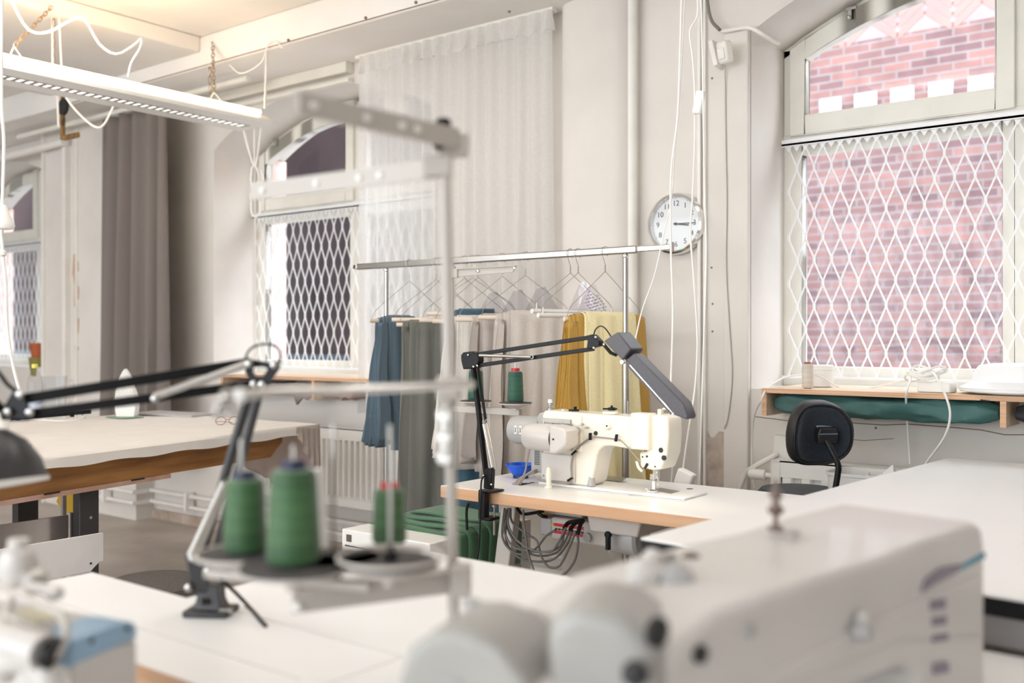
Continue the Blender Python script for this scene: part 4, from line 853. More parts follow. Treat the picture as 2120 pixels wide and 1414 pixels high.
# top knobs
def topknob(px, hgt, m1, name, rr=.008, y=mc):
    c = Vector((X(px, y), y, zt)); MB().lathe([(rr*1.5, -.004), (rr*1.5, .004), (rr*.6, .006), (rr*.6, .014), (rr*1.3, .016), (rr*1.3, .022), (rr, .024), (rr, hgt), (rr*.7, hgt+.003), (.0005, hgt+.003)], c, n=20).build(name, m1, r)
topknob(1139, .030, M_steel, 'pretension_post'); c = Vector((X(1139, mc), mc, zt)); MB().lathe([(.009, .024), (.008, .038), (.001, .038)], c, n=16).build('white_cap', M_white, r)
mb = MB(); c = Vector((X(1166, mc), mc, zt)); mb.ball(c, .009, sz=.6); mb.build('oil_plug', M_chrome, r)
mb = MB(); c = Vector((X(1188, mc), mc, zt)); mb.lathe([(.02, -.002), (.02, .004), (.001, .004)], c).cbox(c+Vector((.006, 0, .008)), (.006, .012, .014)); mb.build('thread_clip', M_black, r)
mb = MB(); c = Vector((X(1264, mc), mc, zt)); mb.lathe([(.03, -.004), (.03, .005), (.001, .005)], c); mb.build('oil_cap', M_mach, r)
mb = MB(); mb.bar(c+Vector((-.03, 0, .012)), c+Vector((.025, 0, .014)), .012, .006).lathe([(.014, .008), (.014, .018), (.004, .02), (.004, .026), (.001, .026)], c+Vector((.005, 0, 0))); mb.build('bobbin_winder', M_black, r, bev=.001)
p = Vector((X(1300, mc), mc, zt)); MB().cyl(p+Vector((0, 0, -.01)), p+Vector((-.001, 0, .045)), .0018, n=8).build('thread_pin', M_steel, r)
# needle bar, presser foot
zn = Z(1353, 972); xn = X(1353, mc-.02); yn = mc-.02
mb = MB(); mb.cyl((xn, yn, zn+.01), (xn, yn, TZ+.045), .0035).cyl((xn+.012, yn+.012, zn+.01), (xn+.012, yn+.012, TZ+.03), .004); mb.cbox((xn-.002, yn, TZ+.065), (.016, .02, .02)).cbox((xn+.012, yn, TZ+.075), (.018, .02, .03)); mb.build('needle_bar', M_chrome, r, bev=.002)
mb = MB(); mb.cbox((xn+.003, yn, TZ+.036), (.012, .012, .03)).box((xn-.014, yn-.02, TZ+.013), (xn+.016, yn+.02, TZ+.018)).tube([(xn-.014, yn, TZ+.016), (xn-.03, yn-.006, TZ+.022)], .002, 6); mb.build('presser_foot', M_chrome, r, bev=.002)
pp = [onz(a, b, TZ+.013) for a, b in ((1350, 1014), (1368, 1010), (1407, 1017), (1388, 1022))]; MB().xy([(p.x, p.y) for p in pp], TZ+.012, TZ+.0135).build('needle_plate', M_steel, r)
pp = [onz(a, b, TZ+.013) for a, b in ((1223, 984), (1240, 983), (1297, 990), (1290, 995), (1240, 988))]; MB().xy([(p.x, p.y) for p in pp], TZ+.012, TZ+.0145).build('hinge_plate', M_steel, r)
c = Vector((xb-.003, MY0+.012, TZ+.02)); MB().lathe([(.016, -.006), (.012, .03), (.001, .032)], c, n=20).build('foot_grey', M_machg, r)
# cable clipped round the arm
ya = MY0-.012
pts = [(1105, 985), (1116, 992), (1140, 997), (1175, 999), (1183, 992), (1182, 965), (1187, 940), (1200, 922), (1222, 906), (1232, 904), (1275, 909), (1290, 916), (1310, 938), (1324, 955)]
for k in (0, 1): MB().tube(bez([ony(a+k*1.6, b+k*1.8, ya-.006 if a < 1190 else ya) for a, b in pts], 60), .0022, 6).build('clipped_cable', mat('taupe_cable', (.33, .29, .26), .5), r)
for a, b, ang in ((1222, 903, 0), (1276, 906, 10), (1189, 937, 50), (1181, 992, 60)):
    MB(Matrix.Translation(ony(a, b, ya-.004)) @ rot('Y', ang)).box((-.004, -.006, -.014), (.004, .006, .012)).build('cable_clip', M_black, r, bev=.002)
for k in range(4):
    MB().tube(bez([ony(1117, 972+k, MY0+.05), ony(1105, 974+2*k, MY0+.0), ony(1088-3*k, 985+k, MY0-.02), onz(1076-4*k, 1003, TZ+.004)], 14), .0038, 6).build('cable', mat('taupe_cable2', (.42, .36, .32), .5), r)
MB().tube(bez([ony(1096, 930, MY0-.04), ony(1091, 955, MY0-.05), ony(1086, 980, MY0-.06), onz(1072, 1003, TZ+.004)], 14), .0035, 6).build('cable', MATS['taupe_cable'], r)
# blue bowl
c = onz(1076, 992, TZ+.0); c = onz(1078, 990, TZ); r = thing('bowl', c, 'blue plastic bowl on the sewing table left of the machine', 'bowl')
MB().lathe([(.026, .001), (.028, .012), (.032, .014), (.05, .034), (.058, .052), (.062, .053), (.062, .056), (.056, .056), (.048, .036), (.03, .017), (.001, .016)], c, n=40).build('bowl_body', M_blue, r)
MB().lathe([(.030, .001), (.030, .013), (.0285, .013)], c, n=40).build('bowl_foot', M_navy, r)
# ------------------------------------------------------------------ thread stand behind the machine
def coneplate(r, c, rad, name='cone_plate', m=None, felt=True):
    c = Vector(c); MB().lathe([(.012, -.028), (.014, -.022), (rad*.55, -.010), (rad, -.002), (rad, .001), (.001, .001)], c, n=44).build(name, m or M_machw, r)
    if felt: MB().lathe([(rad*.97, .001), (rad*.97, .004), (.001, .004)], c, n=44).build('felt_disc', M_felt, r)
sy = 3.28
pc = ony(936, 700, sy); r = thing('thread_stand', (pc.x, sy, TZ), 'putty coloured thread stand at the back left of the sewing table', 'thread stand')
MB().cyl((pc.x, sy, TZ), (pc.x, sy, ony(936, 545, sy).z), .008).build('pole', M_putty, r)
a, b = ony(938, 566, sy), ony(1070, 556, sy); zz = (a.z+b.z)/2
MB().xz([(a.x, a.z-.016), (b.x-.02, b.z-.014), (b.x, b.z+.010), (b.x, b.z+.014), (a.x, a.z+.014)], sy-.003, sy+.003).box((a.x, sy-.012, zz+.012), (b.x-.002, sy+.003, zz+.015)).build('top_arm', M_putty, r, bev=.001)
MB().cbox((a.x+.01, sy-.005, a.z), (.045, .014, .04)).cyl((a.x-.003, sy, a.z+.02), (a.x-.003, sy, a.z+.032), .014).build('arm_bracket', M_putty, r, bev=.002)
for px_, py_ in ((989, 562), (1065, 556)): p = ony(px_, py_-1, sy-.006); MB().lathe([(.007, 0), (.007, .004), (.004, .005), (.001, .005)], p, (0, -1, 0), 16).build('thread_eyelet', M_chrome, r)
z_pl = ony(1066, 836, 3.2).z
a, b = ony(940, 850, sy), ony(1078, 850, sy); MB().box((pc.x-.02, sy-.012, z_pl-.055), (b.x, sy+.012, z_pl-.028)).build('lower_bracket', M_putty, r, bev=.002)
for px_, yy in ((1067, 3.22), (985, 3.22)):
    c = ony(px_, 836, yy); c.z = z_pl; coneplate(r, c, .068)
    MB().cyl(c+Vector((0, 0, -.03)), c+Vector((0, 0, .165)), .003, n=8).build('spindle', M_steel, r)
    cone('thread_cone', (c.x, c.y, z_pl+.004), .034, .0295, .128, M_dgreen, 'deep green thread cone with a red core right of the lamp arm' if px_ > 1000 else 'deep green thread cone half hidden behind the black lamp arm', M_red, group=None)
for px0, px1 in ((981, 985), (1066, 1072)): o = None
# ------------------------------------------------------------------ black clamp lamp with long head
ly = TY0-.005; B0 = ony(1016, 1013, ly)
r = thing('clamp_lamp', (B0.x, ly, TZ-.1), 'black clamp lamp with a flat angular head over the sewing machine', 'lamp')
def L(px, py, y=ly): return ony(px, py, y)
p = L(1012, 1015); MB().box((p.x-.022, ly-.035, TZ-.095), (p.x+.01, ly-.008, TZ+.004)).box((p.x-.022, ly-.035, TZ+.003), (p.x+.045, ly+.035, TZ+.011)).box((p.x-.01, ly-.035, TZ-.097), (p.x+.035, ly+.02, TZ-.085)).build('clamp', M_black, r, bev=.004)
MB().cyl((p.x+.025, ly+.0, TZ-.15), (p.x+.025, ly, TZ-.044), .004).cyl((p.x+.025, ly, TZ-.05), (p.x+.025, ly, TZ-.043), .011).build('clamp_screw', M_steel, r)
MB().tube([(p.x+.03, ly-.005, TZ-.14), (p.x+.075, ly-.01, TZ-.155)], .0035, 8).build('screw_handle', M_clear, r)
y2 = ly-.02
def link(mb, p, q, w=.017, h=.010): return mb.bar(p, q, h, w, up=(0, 0, 1)) 
q0 = L(1015, 975, y2); MB().bar(L(1012, 1012, y2), L(1014, 970, y2), .034, .024, up=(0, 1, 0)).build('swivel_joint', M_black, r, bev=.004)
e1 = L(982, 745, y2)
MB().bar(L(1007, 985, y2), L(979, 752, y2), .012, .02, up=(0, 1, 0)).build('lower_arm', M_black, r, bev=.002)
MB().bar(L(1020, 975, y2+.012), L(990, 760, y2+.012), .006, .01, up=(0, 1, 0)).build('lower_arm', M_black, r, bev=.001)
def spring(mb, p, q, R=.0058, n=34):
    p, q = Vector(p), Vector(q); d = (q-p); a = d.normalized().cross(Vector((0, 1, 0))).normalized(); b = d.normalized().cross(a)
    return mb.tube([p+d*(i/(n*6))+a*(R*cos(i*pi/3))+b*(R*sin(i*pi/3)) for i in range(n*6+1)], .0011, 4)
for k, (a, b) in enumerate((((1001, 878), (1019, 968)), ((1007, 877), (1025, 968)))):
    mb = MB(); mb.cyl(L(*a, y2-.012+.02*k), L(*b, y2-.012+.02*k), .0058, n=12); mb.build('spring', M_steel, r)
    MB().tube([L(a[0], a[1], y2-.012+.02*k)+Vector((.004*cos(t), 0, .008+.007*sin(t))) for t in [2*pi*i/12 for i in range(12)]], .0012, 5, closed=True).build('spring_hook', M_steel, r)
pl4 = [(967, 735), (972, 729), (990, 727), (1003, 734), (1004, 747), (998, 762), (972, 764), (968, 748)]; MB().xz([(L(a, b).x, L(a, b).z) for a, b in pl4], y2-.016, y2+.016).build('elbow_plate', M_black, r, bev=.003)
yh = y2+.0
MB().bar(L(985, 734, yh), L(1232, 697, yh), .010, .014).build('upper_arm', M_black, r, bev=.002)
MB().bar(L(988, 757, yh), L(1230, 722, yh), .010, .014).build('upper_arm', M_black, r, bev=.002)
MB().cyl(L(993, 736, y2-.016), L(1100, 739, y2-.016), .0055, n=12).build('spring', M_steel, r)
MB().tube([L(1101, 739, y2-.016)+Vector((.006*cos(t), 0, .006*sin(t))) for t in [2*pi*i/12 for i in range(12)]], .0012, 5, closed=True).build('spring_hook', M_steel, r)
pl4 = [(1225, 695), (1238, 692), (1252, 706), (1252, 716), (1229, 723), (1226, 722), (1228, 706)]; MB().xz([(L(a, b).x, L(a, b).z) for a, b in pl4], y2-.014, y2+.014).build('wrist_plate', M_black, r, bev=.002)
MB().tube([L(1249, 712, y2), L(1264, 730, y2), L(1275, 735, y2), L(1283, 726, y2)], .006, 10).build('neck', M_black, r)
m = MB()
for a, b in ((969, 735), (980, 759), (988, 757), (1233, 698), (1229, 720), (1250, 713), (1001, 985), (1017, 1003)): p = L(a, b, y2-.0185); m.lathe([(.0042, 0), (.0035, .002), (.001, .003)], p, (0, -1, 0), 12)
m.build('rivet', M_chrome, r)
MB().tube(bez([L(1229, 694, y2), L(1233, 682, y2), L(1243, 675, y2), L(1253, 680, y2), L(1262, 692, y2), L(1267, 702, y2)], 16), .0022, 6).build('lamp_flex', M_black, r)
MB().tube(bez([L(1003, 985, y2-.02), L(997, 995, y2-.03), L(995, 1030, y2-.04), L(994, 1080, y2-.04), L(992, 1130, y2-.04), L(988, 1165, y2-.03), L(985, 1230, y2)], 24), .0035, 7).build('mains_lead', M_black, r)
MB().tube(bez([P(970, 1042, 2.9), P(966, 1060, 2.9), P(968, 1110, 2.9), P(972, 1170, 2.9), P(975, 1220, 2.9)], 16), .0055, 7).build('mains_lead', M_black, r)
# head: long tapered bar
ya_, yb_ = y2-.045, y2+.045
hp = [(1263, 706), (1292, 687), (1321, 722), (1322, 732), (1424, 833), (1433, 862), (1432, 868), (1418, 866), (1404, 857), (1303, 746)]
hp3 = [(1263, 706), (1292, 687), (1321, 722), (1303, 746)]
def lp(l): return [(L(a, b, y2).x, L(a, b, y2).z) for a, b in l]
MB().xz(lp([(1263, 706), (1292, 687), (1320, 722), (1302, 746)]), y2-.04, y2+.04).build('head_housing', M_lampg, r, bev=.004)
MB().xz(lp([(1303, 745), (1322, 731), (1424, 834), (1433, 860), (1431, 868), (1404, 858)]), y2-.028, y2+.028).build('lamp_head', M_lampg, r, bev=.004)
pa, pb = L(1310, 755, y2), L(1400, 855, y2); mb = MB(); dn = Vector((-.7, 0, -.72)).normalized()*.0015
mb.rings([[p+Vector((0, s, 0))+o_ for s, o_ in ((-.02, dn), (.02, dn), (.02, dn*2), (-.02, dn*2))] for p in (pa, pb)]); mb.build('led_strip', mat('led_glow', (1, .93, .80), .4, emit=12), r)
MB().bar(pa+Vector((0, -.026, 0))+dn*1.5, pb+Vector((0, -.026, 0))+dn*1.5, .004, .007, up=(.7, 0, .7)).build('head_lip', M_lampg, r)
mid = (pa+pb)/2+dn*4; dl = (pb-pa).normalized()
lt = area_light('lamp_light', mid, .04, (pb-pa).length, 1.6, (1, .80, .55), parent=r)
zax = -Vector((-.62, 0, -.78)).normalized(); yax = dl; yax = (yax-zax*yax.dot(zax)).normalized(); xax = yax.cross(zax)
lt.rotation_euler = Matrix((xax, yax, zax)).transposed().to_euler()
# ------------------------------------------------------------------ office chair
cb = ony(1690, 897, 3.70)
r = thing('office_chair', (cb.x-.1, 3.82, 0), 'black office chair between the sewing table and the right window', 'chair')
fb = Matrix.Translation(cb) @ rot('Z', 46) @ rot('X', 6)      # local -y faces the camera
mb = MB(fb); bw, bh = .128, .125
def bp(u, v):
    t = 2*pi*u; ex = abs(cos(t))**.75*(1 if cos(t) > 0 else -1); ez = abs(sin(t))**.8*(1 if sin(t) > 0 else -1)
    return ex, ez
def backshell(mb, sc, y0, y1, cur=.045):
    rings = []
    for yy, s in ((y0, sc*.93), (y0+(y1-y0)*.25, sc), (y0+(y1-y0)*.75, sc), (y1, sc*.93)):
        rings.append([((bw*s*bp(k/48, 0)[0])*(1 if bp(k/48, 0)[1] < 0 else 1-.10*bp(k/48, 0)[1]), yy+cur*(bp(k/48, 0)[0]**2)*-1, bh*s*bp(k/48, 0)[1]) for k in range(48)])
    vs = []
    mb.rings(rings, cap=False)
    for ri, sg in ((0, 1), (-1, -1)):
        base = rings[ri]; prev = base
        for q in (.75, .5, .25, .02):
            nx = [(p[0]*q, (p[1]+(base[k][1]*0)) if False else rings[ri][0][1]*0+ (y0 if ri == 0 else y1)-cur*((p[0]*q/bw)**2)+sg*0, p[2]*q) for k, p in enumerate(base)]
            mb.rings([prev, nx], cap=False); prev = nx
    return mb
backshell(mb, 1.0, -.012, .045).build('backrest_shell', M_blackp, r)
mb = MB(fb); backshell(mb, .90, .02, .075); mb.build('backrest_cushion', M_blackp, r)
mb = MB(fb); backshell(mb, .86, -.02, .0); mb.build('backrest_fabric', mat('navy_fabric', (.008, .014, .024), .85, var=.2, scale=120, sheen=.15), r)
MB(fb).tube([(bw*.90*bp(k/48, 0)[0], -.017-.045*bp(k/48, 0)[0]**2, bh*.9*bp(k/48, 0)[1]) for k in range(48)], .0045, 8, closed=True).build('piping', M_blackp, r)
mb = MB(fb @ Matrix.Translation((.022, 0, 0))); mb.rings([[(x, y, z) for x, z in ((-.038, -.028), (.038, -.028), (.042, .005), (.034, .03), (-.034, .03), (-.042, .005))] for y in (-.058, -.01)]); mb.build('back_bracket', M_blackp, r, bev=.004)
mb = MB(fb @ Matrix.Translation((.022, 0, 0))); mb.rings([[(-.036, -.059, .006), (.036, -.059, .006), (.034, -.016, .034), (-.034, -.016, .034)], [(-.036, -.061, .008), (.036, -.061, .008), (.034, -.018, .036), (-.034, -.018, .036)]]); mb.build('bracket_cover', mat('pale_sheen_plastic', (.16, .20, .26), .25), r)
y_ = 3.60
MB().tube(bez([ony(1711, 912, y_), ony(1720, 930, y_), ony(1735, 962, y_), ony(1734, 985, y_), ony(1728, 1020, y_), ony(1722, 1060, y_), ony(1700, 1085, 3.7), ony(1660, 1090, 3.8)], 30), .011, 10).build('back_stem', M_black, r)
sc_ = ony(1655, 1012, 3.84); sz = sc_.z
mb = MB(); mb.lathe([(.001, -.07), (.14, -.065), (.163, -.045), (.168, -.02), (.15, .0), (.001, .006)], (sc_.x, 3.84, sz), n=40); mb.build('seat', MATS['navy_fabric'], r)
MB().cyl((sc_.x, 3.84, .10), (sc_.x, 3.84, sz-.06), .025).build('gas_column', M_black, r)
for k in range(5):
    a = 2*pi*k/5+.3; d_ = Vector((cos(a), sin(a), 0)); c0 = Vector((sc_.x, 3.84, .10))
    MB().bar(c0, c0+d_*.23+Vector((0, 0, -.03)), .04, .025).build('base_spoke', M_blackp, r, bev=.004)
    MB().lathe([(.001, -.015), (.025, -.014), (.025, .014), (.001, .015)], c0+d_*.22+Vector((0, 0, -.075)), (d_.y, -d_.x, 0), 16).build('castor', M_blackp, r)
# ------------------------------------------------------------------ big table on the right
RZT = .90
A = onz(1327, 1113, RZT); Bk = onz(1963, 948, RZT); fx = onz(2080, 1222, RZT); bx = onz(2120, 955, RZT)
dy = (Bk-A).normalized(); dx = Vector((dy.y, -dy.x, 0)); W_ = 1.9; Ln = (Bk-A).length
r = thing('work_table', (A+Bk)/2*1-Vector((0, 0, RZT)), 'large white work table with a black edge on the right', 'table')
Mt = Matrix((dx.to_4d(), dy.to_4d(), (0, 0, 1, 0), (0, 0, 0, 1))).transposed(); Mt.translation = A; Mt[3][3] = 1
for i in range(3): Mt[3][i] = 0
MB(Mt).box((0, 0, -.005), (W_, Ln, 0)).build('tabletop', M_lam, r)
MB(Mt).box((.001, .001, -.038), (W_-.001, Ln-.001, -.0055)).build('tabletop_edge', M_black, r)
MB(Mt).box((.03, .03, -.10), (W_-.03, Ln-.03, -.04)).build('frame', mat('grey_frame', (.30, .28, .27), .5), r, bev=.003)
for x in (.06, W_-.12):
    for y in (.06, Ln-.12): MB(Mt).box((x, y, -RZT), (x+.06, y+.06, -.10)).build('leg', MATS['grey_frame'], r, bev=.003)
MB(Mt).box((.25, .06, -.40), (W_-.25, Ln-.06, -.37)).build('lower_shelf', M_lam, r)
MB(Mt).box((.25, .055, -.36), (W_-.25, .10, -.11)).build('front_panel', mat('taupe_panel', (.22, .19, .165), .6), r)
# bin behind the chair
p = ony(1790, 990, 4.02); bz = ony(1790, 975, 4.0).z
r = thing('waste_bin', (p.x, 3.99, 0), 'white bin with crumpled paper in front of the right radiator', 'bin')
x0_, x1_ = ony(1712, 985, 3.92).x, ony(1885, 985, 3.92).x
mb = MB(); rg = []
for z, s in ((0, .82), (bz-.015, 1), (bz-.012, 1.05), (bz, 1.05), (bz-.002, .98), (bz-.02, .96), (.02, .80)):
    cx_, hw_ = (x0_+x1_)/2, (x1_-x0_)/2*s; hy = .115*s; rg.append([(cx_+hw_*(abs(cos(t))**.4)*(1 if cos(t) > 0 else -1), 3.99+hy*(abs(sin(t))**.4)*(1 if sin(t) > 0 else -1), z) for t in [2*pi*(k+.5)/40 for k in range(40)]])
mb.rings(rg); mb.build('bin_body', M_white, r)
for a, b, q in ((1790, 985, .03), (1835, 978, .05), (1815, 988, .035)):
    c = ony(a, b, 3.98); tag(MB(Matrix.Translation(c+Vector((0, 0, -.01)))).rings([[(-q, -.02, -q*.6), (q*.8, -.03, -q*.6), (q, .03, -q*.5), (-q*.6, .04, -q*.6)], [(q*.45, -.006, q*.8), (q*.55, -.006, q*.8), (q*.55, .004, q*.82), (q*.45, .004, q*.82)]]).build('paper_scrap', M_white, smooth=False), ['folded paper scrap at the left of the white bin', 'tall pointed paper scrap at the right of the white bin', 'small paper scrap in the middle of the white bin'][[.03, .05, .035].index(q)], 'paper', 'paper scraps in the bin')
# ------------------------------------------------------------------ ironing table on the left
IZ = .90
C1, C2, Fl, Bl = onz(658, 878, IZ), onz(304, 853, IZ), onz(56, 952, IZ), onz(0, 878, IZ)
ed = (Fl-C1).normalized(); C3 = C1+ed*3.3; C4 = C2+ed*3.3
r = thing('ironing_table', ((C1+C2+C3+C4)/4-Vector((0, 0, IZ))), 'long padded ironing table under a cream cloth on the left', 'table')
def inq(u, v): return (C1*(1-u)+C2*u)*(1-v)+(C3*(1-u)+C4*u)*v
mb = MB()
def clothf(iu, iv):
    # iu across (0 = near side), with rounded drop on the near edge
    if iu < .12: t = iu/.12; p = inq(0, iv); s = (1-t); return p+Vector((.01*s, 0, -.045*s-.004*sin(iv*60)*s*s))
    u = (iu-.12)/.88; return inq(u, iv)+Vector((0, 0, .003*sin(iv*13+u*4)+.002*sin(u*20)))
mb.grid(40, 90, clothf); mb.build('cloth_cover', M_cloth, r)
mb = MB(); mb.rings([[inq(u, v)+Vector((0, 0, z)) for u, v in ((.004, .004), (.99, .004), (.99, .99), (.004, .99))] for z in (-.045, -.014)]); mb.build('tabletop', M_plyedge, r)
# beam under near edge
n_in = (C2-C1).normalized(); bs = C1+ed*.22+n_in*.06; be = C1+ed*3.2+n_in*.06
mb = MB(); sideN = n_in*.04
def bq(s, z): return bs+ed*s+Vector((0, 0, z))
ln = (be-bs).length
mb.rings([[bq(0, -.045), bq(0, -.075), bq(.09, -.145), bq(ln, -.145), bq(ln, -.045)], [p+sideN for p in (bq(0, -.045), bq(0, -.075), bq(.09, -.145), bq(ln, -.145), bq(ln, -.045))]])
mb.build('wooden_beam', M_oak, r, smooth=False)
mb = MB(); q = bs-n_in*.006; mb.rings([[q+ed*.75+Vector((0, 0, -.165)), q+ed*.75+Vector((0, 0, -.146)), q+ed*ln+Vector((0, 0, -.146)), q+ed*ln+Vector((0, 0, -.165))], [p+n_in*.07 for p in (q+ed*.75+Vector((0, 0, -.165)), q+ed*.75+Vector((0, 0, -.146)), q+ed*ln+Vector((0, 0, -.146)), q+ed*ln+Vector((0, 0, -.165)))]]); mb.build('edge_strip', mat('pinkish_wood', (.58, .38, .30), .6, scale=8, col2=(.40, .22, .15)), r, smooth=False)
for k in range(5):
    s = .9+.42*k; c = bs+ed*s-n_in*.007+Vector((0, 0, -.1475)); MB().bar(c, c+ed*.07, .004, .006).build('metal_tab', M_ink, r)
def px_on_line(px, off):            # place on a line parallel to near edge, inset by off, seen at pixel column px
    P0 = C1+n_in*off; k = ray(px); den = k.x*ed.y-k.y*ed.x; t = (P0.x*ed.y-P0.y*ed.x)/den; return Vector((k.x*t, k.y*t, 0))
for px0, px1, off in ((165, 205, .10), (37, 80, .75)):
    a, b = px_on_line(px0, off), px_on_line(px1, off)
    mb = MB(); q = [a, b, b+n_in*.05, a+n_in*.05]
    mb.rings([[p+Vector((0, 0, 0)) for p in q], [p+Vector((0, 0, .75)) for p in q]]); mb.build('leg', M_dgrey, r, bev=.003)
    m = MB()
    for zq in (.62, .44, .26):
        c = a*.45+b*.55+Vector((0, 0, zq))-n_in*.001; m.cyl(c, c-n_in*.003, .006, n=10)
        c = a*.05+b*.95+Vector((0, 0, zq))-n_in*.001
    m.build('bolt_head', M_steel, r)
a = px_on_line(132, 1.2); MB().bar(a, a+Vector((0, 0, .8)), .02, .02).build('thin_leg', mat('blue_grey_tube', (.30, .29, .31), .4), r)
b_ = a+ed*.9; MB().bar(a+Vector((0, 0, .27)), b_+Vector((0, 0, .29)), .018, .018).build('cross_tube', M_black, r)
# hanging cotton on the far short side
mb = MB()
def val(iu, iv):
    u = -.005+iu*1.0; p = inq(u, 0)-ed*.008; dr = .30+.05*sin(iu*9)+.02*sin(iu*23); dr = max(.1, dr*(1.05 if iu < .25 else .95))
    return p+Vector((0, .012*sin(iu*42)*iv*1.6, -dr*iv))-ed*.01*iv
mb.grid(90, 12, val); mb.build('cotton_valance', M_valance, r, solid=.001)
mb = MB()
def val2(iu, iv):
    p = inq(0, .0+iu*.055); dr = .25*(1-iu)**.8+.03
    return p-n_in*.012+Vector((0, 0, -dr*iv-.0))+ed*(-.0+.004*sin(iu*20))+Vector((.01*sin(iu*25)*iv, 0, 0))
mb.grid(16, 10, val2); mb.build('cotton_valance', M_valance, r, solid=.001)
# lower panels
def panel(pxr, yt, yb_, X_, ln_, m, name, notch):
    a = onx(pxr, yt, X_); b = onx(pxr, yb_, X_); hgt = a.z-b.z
    pl = [(a.y, a.z), (a.y-ln_, a.z), (a.y-ln_, b.z), (a.y-notch, b.z), (a.y-notch*.3, b.z+hgt*.22), (a.y, b.z+hgt*.22)]
    return MB().yz(pl, X_-.012, X_).build(name, m, r, bev=.001), a, b
o_, a, b = panel(214, 1103, 1178, -3.45, 1.2, mat('white_panel', (.70, .68, .66), .4), 'lower_panel', .05)
for s in (.05, .27): MB().cyl((-3.449, a.y-s, b.z+.03), (-3.446, a.y-s, b.z+.03), .004, n=10).build('panel_hole', M_ink, r)
panel(142, 1066, 1125, -3.95, 1.2, mat('mirror_panel', (.46, .42, .40), .18, .55), 'mirror_panel', .01)
# items on it
def ont(px, py, z=IZ): return onz(px, py, z)
c = ont(258, 864); r2 = thing('iron', c, 'white iron standing upright on its heel on the ironing table', 'iron')
out = []
for k in range(40):
    t = k/39; z = .275*t; hw_ = .0595*(sin(pi*min(1, (t*.72+.28)))**.7) if t > .0 else .05
    out.append((z, max(.002, hw_)))
pr = [(s*1.0, z) for z, s in out]+[(-s, z) for z, s in reversed(out)]
ri = Vector((cos(TH), sin(TH), 0)); fw = Vector((-sin(TH), cos(TH), 0))
Mi = Matrix((ri.to_4d(), fw.to_4d(), (0, 0, 1, 0), (0, 0, 0, 1))).transposed(); Mi[3][0] = Mi[3][1] = Mi[3][2] = 0; Mi[3][3] = 1; Mi.translation = c
MB(Mi).xz(pr, .006, .03).build('iron_body', M_white, r2, bev=.004)
MB(Mi).xz([(x*.8, z*.7+.004) for x, z in pr], .03, .10).build('iron_handle', M_white, r2, bev=.01, seg=3)
MB(Mi).xz([(x*.93, z) for x, z in pr if z > .06], .0, .006).build('soleplate', mat('sole_grey', (.66, .64, .60), .4, var=.12, scale=180), r2)
m = MB(Mi)
for k in range(7):
    for s in (-1, 1): m.cyl((s*(.012+.022*sin(k*.45)), -.001, .08+.022*k), (s*(.012+.022*sin(k*.45)), .001, .08+.022*k), .0025, n=8)
m.build('steam_holes', M_machg, r2)
tag(MB().cbox(c+Vector((0, -.0, .002)), (.20, .12, .004)).build('iron_rest', mat('green_mat', (.22, .32, .22), .8)), 'thin green mat under the upright iron', 'mat')
mb = MB(Matrix.Translation(ont(350, 857)) @ rot('Z', 30)); mb.box((-.26, -.09, .001), (.24, .09, .008)); mb.build('x', M_white) if False else None
tag(MB(Matrix.Translation(ont(362, 859)) @ rot('Z', 10)).box((-.24, -.10, .002), (.24, .10, .012)).build('paper_stack', mat('grey_paper', (.42, .39, .38), .8)), 'grey stack of paper lying behind the iron on the ironing table', 'papers')
r2 = thing('sleeve_board', ont(95, 866), 'black and silver flat sleeve board with a coiled white cable on the ironing table', 'board')
p, q = ont(10, 872)+Vector((0, 0, .04)), ont(182, 862)+Vector((0, 0, .05))
MB().bar(p, q, .10, .012).build('board_top', M_alum, r2, bev=.002); MB().bar(p+Vector((0, 0, -.02)), q+Vector((0, 0, -.02)), .09, .025).build('board_base', M_black, r2, bev=.002)
for s in (.15, .8): c = p.lerp(q, s); MB().cyl((c.x, c.y, IZ+.002), (c.x, c.y, c.z-.03), .012).build('foot', M_black, r2)
MB().tube(bez([ont(66, 866)+Vector((0, 0, .05)), ont(85, 868)+Vector((0, -.05, .01)), ont(120, 872), ont(165, 868), ont(180, 862)+Vector((0, 0, .02)), ont(178, 856)+Vector((0, 0, .05)), ont(168, 856)+Vector((0, 0, .045)), ont(172, 866)], 40), .005, 8).build('cable', M_wcable, r2)
c = ont(72, 866); r2 = thing('water_bottle', c, 'clear water bottle with a blue label and yellow cap on the ironing table', 'bottle'); c = Vector(c); sc2 = 1.15
MB().lathe([(.001, .002), (.034*sc2, .004), (.036*sc2, .02), (.033*sc2, .10), (.036*sc2, .13), (.036*sc2, .19), (.028*sc2, .24), (.013, .27), (.013, .285)], c, n=28).build('bottle_body', M_clear, r2)
MB().lathe([(.0372*sc2, .05), (.0372*sc2, .115)], c, n=28).build('label', mat('blue_label', (.35, .42, .62), .5, scale=30, col2=(.75, .78, .85)), r2) if False else MB().lathe([(.036*sc2, .05), (.0375*sc2, .05), (.0375*sc2, .115), (.036*sc2, .115)], c, n=28, closed=True).build('bottle_label', mat('blue_label', (.35, .42, .62), .5, scale=30, col2=(.75, .78, .85)), r2)
MB().lathe([(.0378*sc2, .112), (.0378*sc2, .12), (.036*sc2, .12)], c, n=28).build('label_band', mat('lime_band', (.5, .7, .15), .5), r2)
MB().lathe([(.016, .282), (.017, .30), (.015, .305), (.001, .305)], c, n=20).build('cap', mat('cap_yellow', (.75, .68, .12), .4), r2)
c = ont(112, 864); r2 = thing('measuring_jug', c, 'clear plastic jug with a handle beside the water bottle', 'jug'); c = Vector(c)
